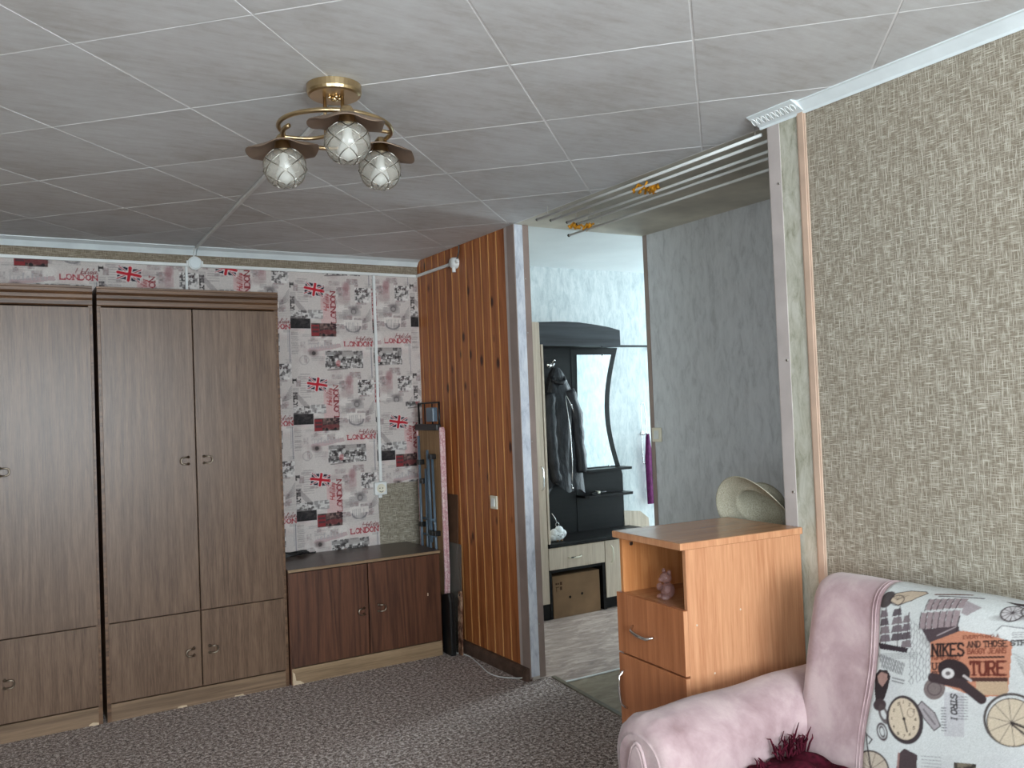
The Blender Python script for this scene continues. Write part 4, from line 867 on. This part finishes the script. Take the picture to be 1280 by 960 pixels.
    c.ell(1090,968,24,24,(206,190,172)); c.ell(1090,968,24,24,(64,56,56),1,ring=2); c.line([(1084,925),(1090,968)],2,dk); c.line([(1080,920),(1092,930),(1088,936)],1.6,dk)
    for k in range(10): a = k*PI/5; c.line([(1090,968),(1090+23*math.cos(a),968+23*math.sin(a))],.6,dk)
    c.poly([(1126,945),(1133,938),(1150,945),(1148,975),(1122,968)], (84,70,72)); c.line([(1126,945),(1124,968)],2.5,(170,130,124)); c.scrib(1155,1180,944,985,10,ink,.9,7,.6)
    c.photo(1196,1222,950,990,[(90,84,74),(130,120,104),(60,54,50)],5,3); c.rect(1295,1360,760,850,(210,190,166),.8); c.ell(1330,930,24,30,(84,74,74),.9,ring=4); c.scrib(1300,1380,860,895,8,ink,1,6,.7)
    return c
SC = sofa_canvas()
# affine map from surface (y, s) to print units
Aff = np.array([[-2.17205556e-03,-2.04909e-04],[5.236742e-04,-1.9983689e-03]]); Aff0 = np.array([4.12372995,1.40568544]); AI = np.linalg.inv(Aff)
# finely resampled front+top profile
P = np.array(bp[1:30]); seg = np.r_[0, np.cumsum(np.hypot(*(P[1:]-P[:-1]).T))]; sv = np.arange(0, seg[-1], .0024); px_ = np.interp(sv, seg, P[:,0]); pz_ = np.interp(sv, seg, P[:,1])
tg = np.gradient(np.stack([px_,pz_],-1), axis=0); tg /= np.linalg.norm(tg, axis=1)[:,None]; nx_, nz_ = -tg[:,1], tg[:,0]
ysv = np.r_[np.arange(1.585, .80, -.0024), np.arange(.80, SY0, -.006)]
Yg, Sg = np.meshgrid(ysv, sv, indexing='ij')
edge = np.minimum(1, np.maximum(0, (1.585-Yg)/.012)); wv = .0025*np.sin(Yg*17+np.broadcast_to(pz_, Yg.shape)*11)
seam = .006*np.sin(Sg*15); off = .0012+.004*np.sqrt(edge)+wv
pts = np.stack([px_+nx_*off, Yg+seam*(1-np.minimum(1,(1.585-Yg)/.1)), pz_+nz_*off], -1).reshape(-1,3)
uv = (np.stack([Yg, Sg], -1)-Aff0)@AI.T
fu = (uv[...,0]-1070) % 320*1.25-.5; fv = (uv[...,1]-640)*1.25-.5; iu = np.floor(fu).astype(int); iv = np.floor(fv).astype(int); tu = (fu-iu)[...,None]; tv = (fv-iv)[...,None]
def pick(a_, b_): return SC.a[b_ % SC.h, a_ % SC.w]
PC = (pick(iu,iv)*(1-tu)+pick(iu+1,iv)*tu)*(1-tv)+(pick(iu,iv+1)*(1-tu)+pick(iu+1,iv+1)*tu)*tv
PC = PC*.74*(1+np.random.RandomState(8).normal(0,.05,PC.shape[:2])[...,None])
o = obj('printed_panel', print_mesh('printed_panel', pts, len(ysv), len(sv), PC.reshape(-1,3), M['print']), None, br); o['label'] = 'white upholstery panel printed with ships, watches and posters'
for q in (.010,.020): obj('seam_stitch', MB().tube([(px_[k]+nx_[k]*.0016, 1.587+q+.006*math.sin(sv[k]*15), pz_[k]+nz_[k]*.0016) for k in range(0,len(sv),6)], .0016, 5), M['suede'], br, smooth=True)
# arms
def arm(yc, front=True):
    R_, x0, x1 = .128, 1.535, 2.34; n = 40; sec = []
    for k in range(22):
        a = PI*k/21; sec.append((R_*math.cos(a)*(1.0), .487+R_*math.sin(a)))
    sec = [(R_*.86,.06),(R_*.88,.25),(R_*.96,.40)]+sec+[(-R_*.96,.40),(-R_*.88,.25),(-R_*.86,.06)]
    xs = [x0+.05-.05*math.sin(a) for a in np.linspace(PI/2,0,8)]+list(np.linspace(x0+.09,x1,24))
    def fn(i, j):
        x = xs[i]; ins = 0.0
        if x < x0+.05: ins = .05-math.sqrt(max(0,.05**2-(x0+.05-x)**2))
        y, z = sec[j]; c = Vector((0,.40)); v = Vector((y, z))-c; L = v.length
        pleat = .0045*math.sin(j*2.1)*math.exp(-((x-x0-.045)/.03)**2); slope = .012*(x-x0)
        k = max(0, (L-ins+pleat))/L; return (x, yc+v.x*k, c.y+v.y*k+(slope if z > .3 else 0)+.003*math.sin(x*19+j*.5))
    m = MB().grid(fn, len(xs), len(sec)); n = len(sec); m.f.append(tuple(range(n))[::-1]); L = (len(xs)-1)*n; m.f.append(tuple(range(L,L+n)))
    a = obj('arm', m, M['suede'], sf, smooth=True)
    for p_ in a.data.polygons:
        if len(p_.vertices) > 4: p_.use_smooth = False
    ov = [(.043*math.cos(t), .375+(.165 if math.sin(t) > 0 else .19)*math.sin(t)) for t in np.linspace(0,2*PI,29)[:-1]]
    p = obj('front_panel', MB().prism([(yc+u,v) for u,v in ov], 'x', x0-.012, x0+.006), M['suede'], a, .006, seg=3)
    obj('piping', MB().tube([(x0-.006, yc+u*1.08, .375+(v-.375)*1.03) for u,v in ov], .005, 6, closed=True), M['suede'], a, smooth=True)
arm(1.918); arm(SY0-.14)
obj('seat_cushion', B(1.56,2.07,SY0-.005,SY1+.002,.20,.425), M['suede'], sf, .035, smooth=True, seg=4)
obj('base', B(1.58,2.39,SY0-.02,SY1+.02,.05,.215), M['suede'], sf, .01)
for x in (1.62,2.33):
    for y in (SY0-.1,1.86): obj('foot', MB().tube([(x,y,.0),(x,y,.066)], [.022,.028], 12), M['ward_edge'], sf)

# maroon fringed throw on the seat
th = thing('throw_blanket', 'maroon throw with tassel fringe crumpled on the sofa seat', 'throw', (1.93, 1.60, .425))
def tf(i, j):
    u = -.13+.22*i/17; v = -.30+.475*j/23; e = min(1, (j/23)*3, ((23-j)/23)*4, (i/17)*4)
    return (u+.008*math.sin(j*1.1), v+.010*math.sin(i*.9), .006+e*(.020+.015*math.sin(i*.75+j*.4)+.012*math.sin(j*.9-i*.3))+.018*max(0,(v-.06)/.115))
tb = obj('cloth', MB().grid(tf, 18, 24), M['maroon'], th, smooth=True); sd = tb.modifiers.new('solid', 'SOLIDIFY'); sd.thickness = .006; sd.offset = 1
m = MB(); r_ = random.Random(9)
for k in range(46):
    x = -.02+.11*k/45+r_.uniform(-.008,.008); b0 = Vector((x,.165+r_.uniform(-.02,.012),.035)); t1 = b0+Vector((r_.uniform(-.02,.03), r_.uniform(-.015,.012), r_.uniform(.02,.055))); t2 = t1+Vector((r_.uniform(-.02,.02), r_.uniform(-.01,.006), r_.uniform(-.01,.022)))
    m.tube([b0, (b0+t1)/2+Vector((0,0,.006)), t1, t2], [.0032,.003,.0024,.001], 5)
for k in range(12):
    x = -.11+.07*k/11; b0 = Vector((x,.150,.02)); t1 = b0+Vector((r_.uniform(-.02,.01),.01,r_.uniform(.0,.03))); m.tube([b0,t1,t1+Vector((-.005,.004,.008))], [.003,.0024,.001], 5)
fo = obj('fringe', m, M['maroon'], th, smooth=True); fo['kind'] = 'stuff'

# ------------------------------------------------------------------ hall furniture
HY = 5.08
tc = thing('hall_cupboard', 'tall narrow bleached oak cupboard behind the partition edge', 'cupboard', (2.99, HY, 0))
obj('body', MB().box(0,.352,.018,YH-HY-.004,.06,2.085), M['cream'], tc, .001); dd = obj('door', B(.004,.348,0,.017,.11,2.08), M['cream'], tc, .0015)
obj('plinth', B(.01,.345,.03,.05,0,.06).box(.01,.345,.03,YH-HY-.01,.04,.06), M['wenge'], tc)
obj('base_strip', B(.0,.352,.006,.018,.0,.105), M['wenge'], tc)
obj('handle', bow((.318,0,1.07),(.318,0,.90),(0,-.020,0)), M['chrome'], dd, smooth=True)
hs = thing('hall_stand', 'dark wenge coat stand with mirror, drawer and bleached oak fronts', 'hall stand', (3.345, HY, 0)); DH = YH-HY-.004
obj('back_panel', B(.0,.50,DH-.016,DH,.52,1.93), M['wenge'], hs)
# mirror board with waisted right edge
def waist(z): 
    t = (z-.93)/(1.93-.93); return .955-.105*math.sin(PI*min(1,max(0,t)))
zz = np.linspace(.95,1.93,22)
bd = obj('mirror_board', MB().prism([(.50,.50),(.955,.50),(.955,.93)]+[(waist(z),z) for z in zz]+[(.50,1.93)], 'y', DH-.020, DH-.002), M['wenge'], hs, .001)
zz = np.linspace(1.0,1.875,20)
obj('mirror', MB().prism([(.528,1.0)]+[(waist(z)-.052,z) for z in zz]+[(.552,1.875)], 'y', DH-.026, DH-.0205), M['mirror'], bd)
for (x, z) in ((.80,1.872),(.82,1.004)): obj('mirror_clip', MB().sphere((x,DH-.028,z),.008,8,6), M['chrome'], bd)
# arched pelmet and hat shelf
YPm = .13; top = [(.10,2.098),(.28,2.104),(.42,2.100),(.58,2.084),(.70,2.068),(.80,2.046)]
obj('pelmet', MB().prism([(.02,1.925),(.80,1.925)]+top[::-1]+[(.02,2.095)], 'y', YPm-.02, YPm), M['wenge_arch'], hs, .001)
obj('hat_shelf', B(.004,.80,YPm,DH-.02,1.925,1.943), M['wenge'], hs); obj('side_panel', B(.002,.018,.0,DH-.018,.52,1.925), M['cream'], hs)
obj('shelf_rail', B(.64,1.30,YPm-.004,YPm+.012,1.918,1.934), M['wenge_arch'], hs); obj('rail_bracket', B(1.285,1.30,YPm+.012,DH,1.918,1.934), M['steel'], hs)
# small shelves below the mirror
for z in (.985,.79): obj('shelf', MB().prism([(.50,DH-.02),(.96,DH-.02),(.965,DH-.13),(.94,DH-.155),(.53,DH-.15),(.50,DH-.13)], 'z', z-.009, z+.009), M['wenge_arch'] if False else M['wenge'], hs, .002)
# lower unit
obj('counter', MB().prism([(0,-.012),(.94,-.012),(.98,.05),(1.0,.16),(1.0,DH),(0,DH)], 'z', .498, .522), M['wenge'], hs, .003)
obj('lower_side', B(0,.016,.002,DH,.0,.498), M['wenge'], hs); obj('divider', B(.462,.490,.004,DH,.0,.498), M['wenge'], hs); obj('lower_side', B(.93,.946,.01,DH,.0,.498), M['wenge'], hs)
obj('lower_back', B(.016,.93,DH-.012,DH-.004,.0,.498), M['wenge'], hs); obj('plinth', B(.49,.93,.03,.046,.0,.078), M['wenge'], hs); obj('box_shelf', B(.016,.462,.01,DH-.012,.318,.334), M['wenge'], hs)
df = obj('drawer', B(-.004,.482,-.004,.012,.340,.492), M['cream'], hs, .0015); do = obj('door', B(.488,.94,-.004,.012,.082,.492), M['cream'], hs, .0015)
obj('handle', bow((.16,-.004,.415),(.27,-.004,.418),(0,-.02,-.004)), M['cream_plastic'], df, smooth=True); obj('handle', bow((.538,-.004,.455),(.538,-.004,.335),(0,-.022,0)), M['cream_plastic'], do, smooth=True)
obj('handle_inlay', B(.168,.205,-.034,-.028,.410,.419), M['dark'], df)
obj('end_panel', MB().prism([(.946,.30),(1.22,.30),(1.20,.56),(1.12,.62),(.946,.64)], 'y', DH-.02, DH-.004), M['cream'], hs)
hk = obj('coat_hook', MB().tube([(.30,DH-.018,1.79),(.30,DH-.05,1.78),(.30,DH-.075,1.80)], .006, 8).lathe([(0,.008),(.02,.006),(.022,0)], 14, (.30,DH-.016,1.80), (0,-1,0)).tube([(.30,DH-.03,1.80),(.30,DH-.085,1.83)], .005, 8).sphere((.30,DH-.087,1.832),.009,8,6).sphere((.30,DH-.077,1.803),.009,8,6), M['chrome'], hs, smooth=True)

# jacket hanging from the hook
jk = thing('jacket', 'black zipped jacket hanging on the hall stand hook', 'jacket', (3.628, 5.325, 0))
def jf(i, j):
    z = 1.77-.90*j/29; t = j/29; a = 2*PI*i/40
    wx = .028+.115*min(1, t*3.2)**.7+.030*t; wy = .030+.050*min(1, t*2.5)-.010*t
    fold = 1+.14*math.sin(5*a+1.2*t*4)*min(1,t*2)+.06*math.sin(11*a+6*t)
    zz = z+(.030*math.sin(2*a)+.022*math.sin(5*a))*max(0,(t-.8)*5)
    return (wx*math.cos(a)*fold+.018*t+.012*math.sin(7*t), wy*math.sin(a)*fold, zz)
obj('body', MB().grid(jf, 40, 30, True), M['jacket'], jk, smooth=True)
def sleeve(pts, rs):
    m = MB(); P = smooth_path(pts, 4); n = len(P); rad = np.interp(np.linspace(0,1,n), np.linspace(0,1,len(rs)), rs)
    rad = [r*(1+.09*math.sin(k*1.9)) for k, r in enumerate(rad)]; return m.tube(P, list(rad), 14)
obj('sleeve', sleeve([(.09,-.02,1.60),(.135,-.035,1.42),(.155,-.03,1.24),(.165,-.045,1.08),(.160,-.05,.985)], [.050,.058,.050,.045,.042]), M['jacket'], jk, smooth=True)
obj('sleeve', sleeve([(-.075,-.01,1.58),(-.095,-.03,1.38),(-.088,-.035,1.20),(-.075,-.04,1.02),(-.055,-.045,.93)], [.050,.056,.050,.045,.042]), M['jacket'], jk, smooth=True)
obj('collar', MB().tube([(.052*math.cos(a)+.004, .030*math.sin(a)-.028, 1.688+.030*math.sin(a)) for a in np.linspace(0,2*PI,25)[:-1]], [.016+.006*math.sin(3*k) for k in range(24)], 8, closed=True), M['jacket'], jk, smooth=True)
zp = obj('zip', MB().tube([(.02,-.088,1.56),(.045,-.098,1.30),(.05,-.10,1.05),(.048,-.085,.885)], .0035, 6).sphere((.048,-.092,.88),.009,8,6), M['chrome'], jk, smooth=True)
obj('cord_lock', MB().sphere((.062,-.098,1.49),.009,8,6).tube([(.03,-.09,1.56),(.062,-.098,1.49),(.088,-.09,1.43)], .003, 6), M['chrome'], jk, smooth=True)

# plush cloud with key ring, on the counter
pk = thing('plush_cloud', 'small white plush cloud key charm on the dark counter', 'plush', (3.475, 5.155, .5225))
obj('body', MB().sphere((0,0,.042),(.060,.028,.040),18,12).sphere((-.030,0,.058),(.034,.026,.034)).sphere((.012,0,.074),(.036,.026,.034)).sphere((.045,0,.052),(.028,.024,.028)).sphere((-.045,0,.032),(.028,.024,.028)), M['plush'], pk, smooth=True)
obj('face', MB().sphere((-.014,-.029,.046),.004,8,6).sphere((.020,-.029,.046),.004,8,6).tube([(-.004,-.030,.036),(.003,-.030,.033),(.010,-.030,.036)], .002, 6), M['dark'], pk, smooth=True)
obj('foot', MB().sphere((-.010,-.012,.006),(.011,.010,.006)).sphere((.025,-.012,.006),(.011,.010,.006)), M['cardboard'], pk, smooth=True)
obj('key_ring', MB().tube([(.0+.014*math.cos(a),0,.118+.016*math.sin(a)) for a in np.linspace(0,2*PI,17)[:-1]], .0022, 6, closed=True).tube([(-.002,0,.132),(-.014,.01,.17),(-.030,.02,.20)], .003, 6), M['chrome'], pk, smooth=True)
# clothes brush on the lower shelf
cb = thing('clothes_brush', 'dark brush with pale band lying on the lower mirror shelf', 'brush', (4.00, HY+DH-.085, .800))
obj('back', MB().sphere((0,0,.014),(.085,.018,.009),16,8), M['dark'], cb, smooth=True); obj('bristles', B(-.06,.02,-.012,.012,.0,.012), M['dark'], cb); obj('band', B(-.012,.012,-.019,.019,.006,.024), M['cream_plastic'], cb, .003)
# cardboard box in the open bay
bx = thing('cardboard_box', 'brown cardboard box in the open bay of the hall stand', 'box', (3.372, HY+.012, -.004))
obj('carton', B(0,.410,0,.30,0,.298), M['cardboard'], bx, .002); obj('flap_seam', B(.002,.408,-.001,.001,.2955,.2985), M['print_dark'], bx)
for (x, z) in ((.145,.135),(.25,.145)): obj('hand_hole', MB().sphere((x,-.0005,z),(.010,.0012,.010),10,6), M['charcoal'], bx)
m = MB()
for (x, z, w_, h_) in ((.025,.235,.012,.012),(.042,.235,.012,.012),(.062,.230,.018,.022),(.025,.215,.030,.004),(.062,.195,.016,.024),(.030,.185,.004,.03)): m.box(x,x+w_,-.001,.001,z,z+h_)
obj('printed_marks', m, M['print_dark'], bx)
# wall hook bar with purple scarf
wh = thing('wire_hanger_rail', 'slim chrome wire loop fixed to the hall wall', 'wire rail', (4.535, YH-.002, 1.24))
lp = [(-.022,-.02,.225),(-.022,-.02,-.225),(-.014,-.02,-.245),(.014,-.02,-.245),(.022,-.02,-.225),(.022,-.02,.225),(.014,-.02,.245),(-.014,-.02,.245)]
obj('loop', MB().tube(lp, .0035, 6, closed=True), M['chrome'], wh, smooth=True); obj('hook', MB().tube([(0,0,-.01),(0,-.03,-.012),(.002,-.05,-.02),(.004,-.052,.0)], .005, 8).lathe([(0,.006),(.018,.004),(.019,0)], 12, (0,0,0), (0,-1,0)), M['chrome'], wh, smooth=True)
def pf(i, j):
    t = j/19; a = 2*PI*i/20; w_ = .012+.030*min(1,t*3); return (w_*math.cos(a)*(1+.2*math.sin(4*a))+.012*t, .016*math.sin(a)*(1+.3*math.sin(3*a+2)), -.56*t)
sc_ = obj('purple_scarf', MB().grid(pf, 20, 20, True), M['purple'], smooth=True); sc_.location = (4.545, YH-.058, 1.235); tag(sc_, 'narrow purple scarf hanging from the chrome wire loop', 'scarf')

# the sofa's root stands on the floor under it
for c_ in list(sf.children): c_.location = c_.location-Vector((1.95,.75,0))
sf.location = (1.95,.75,0)
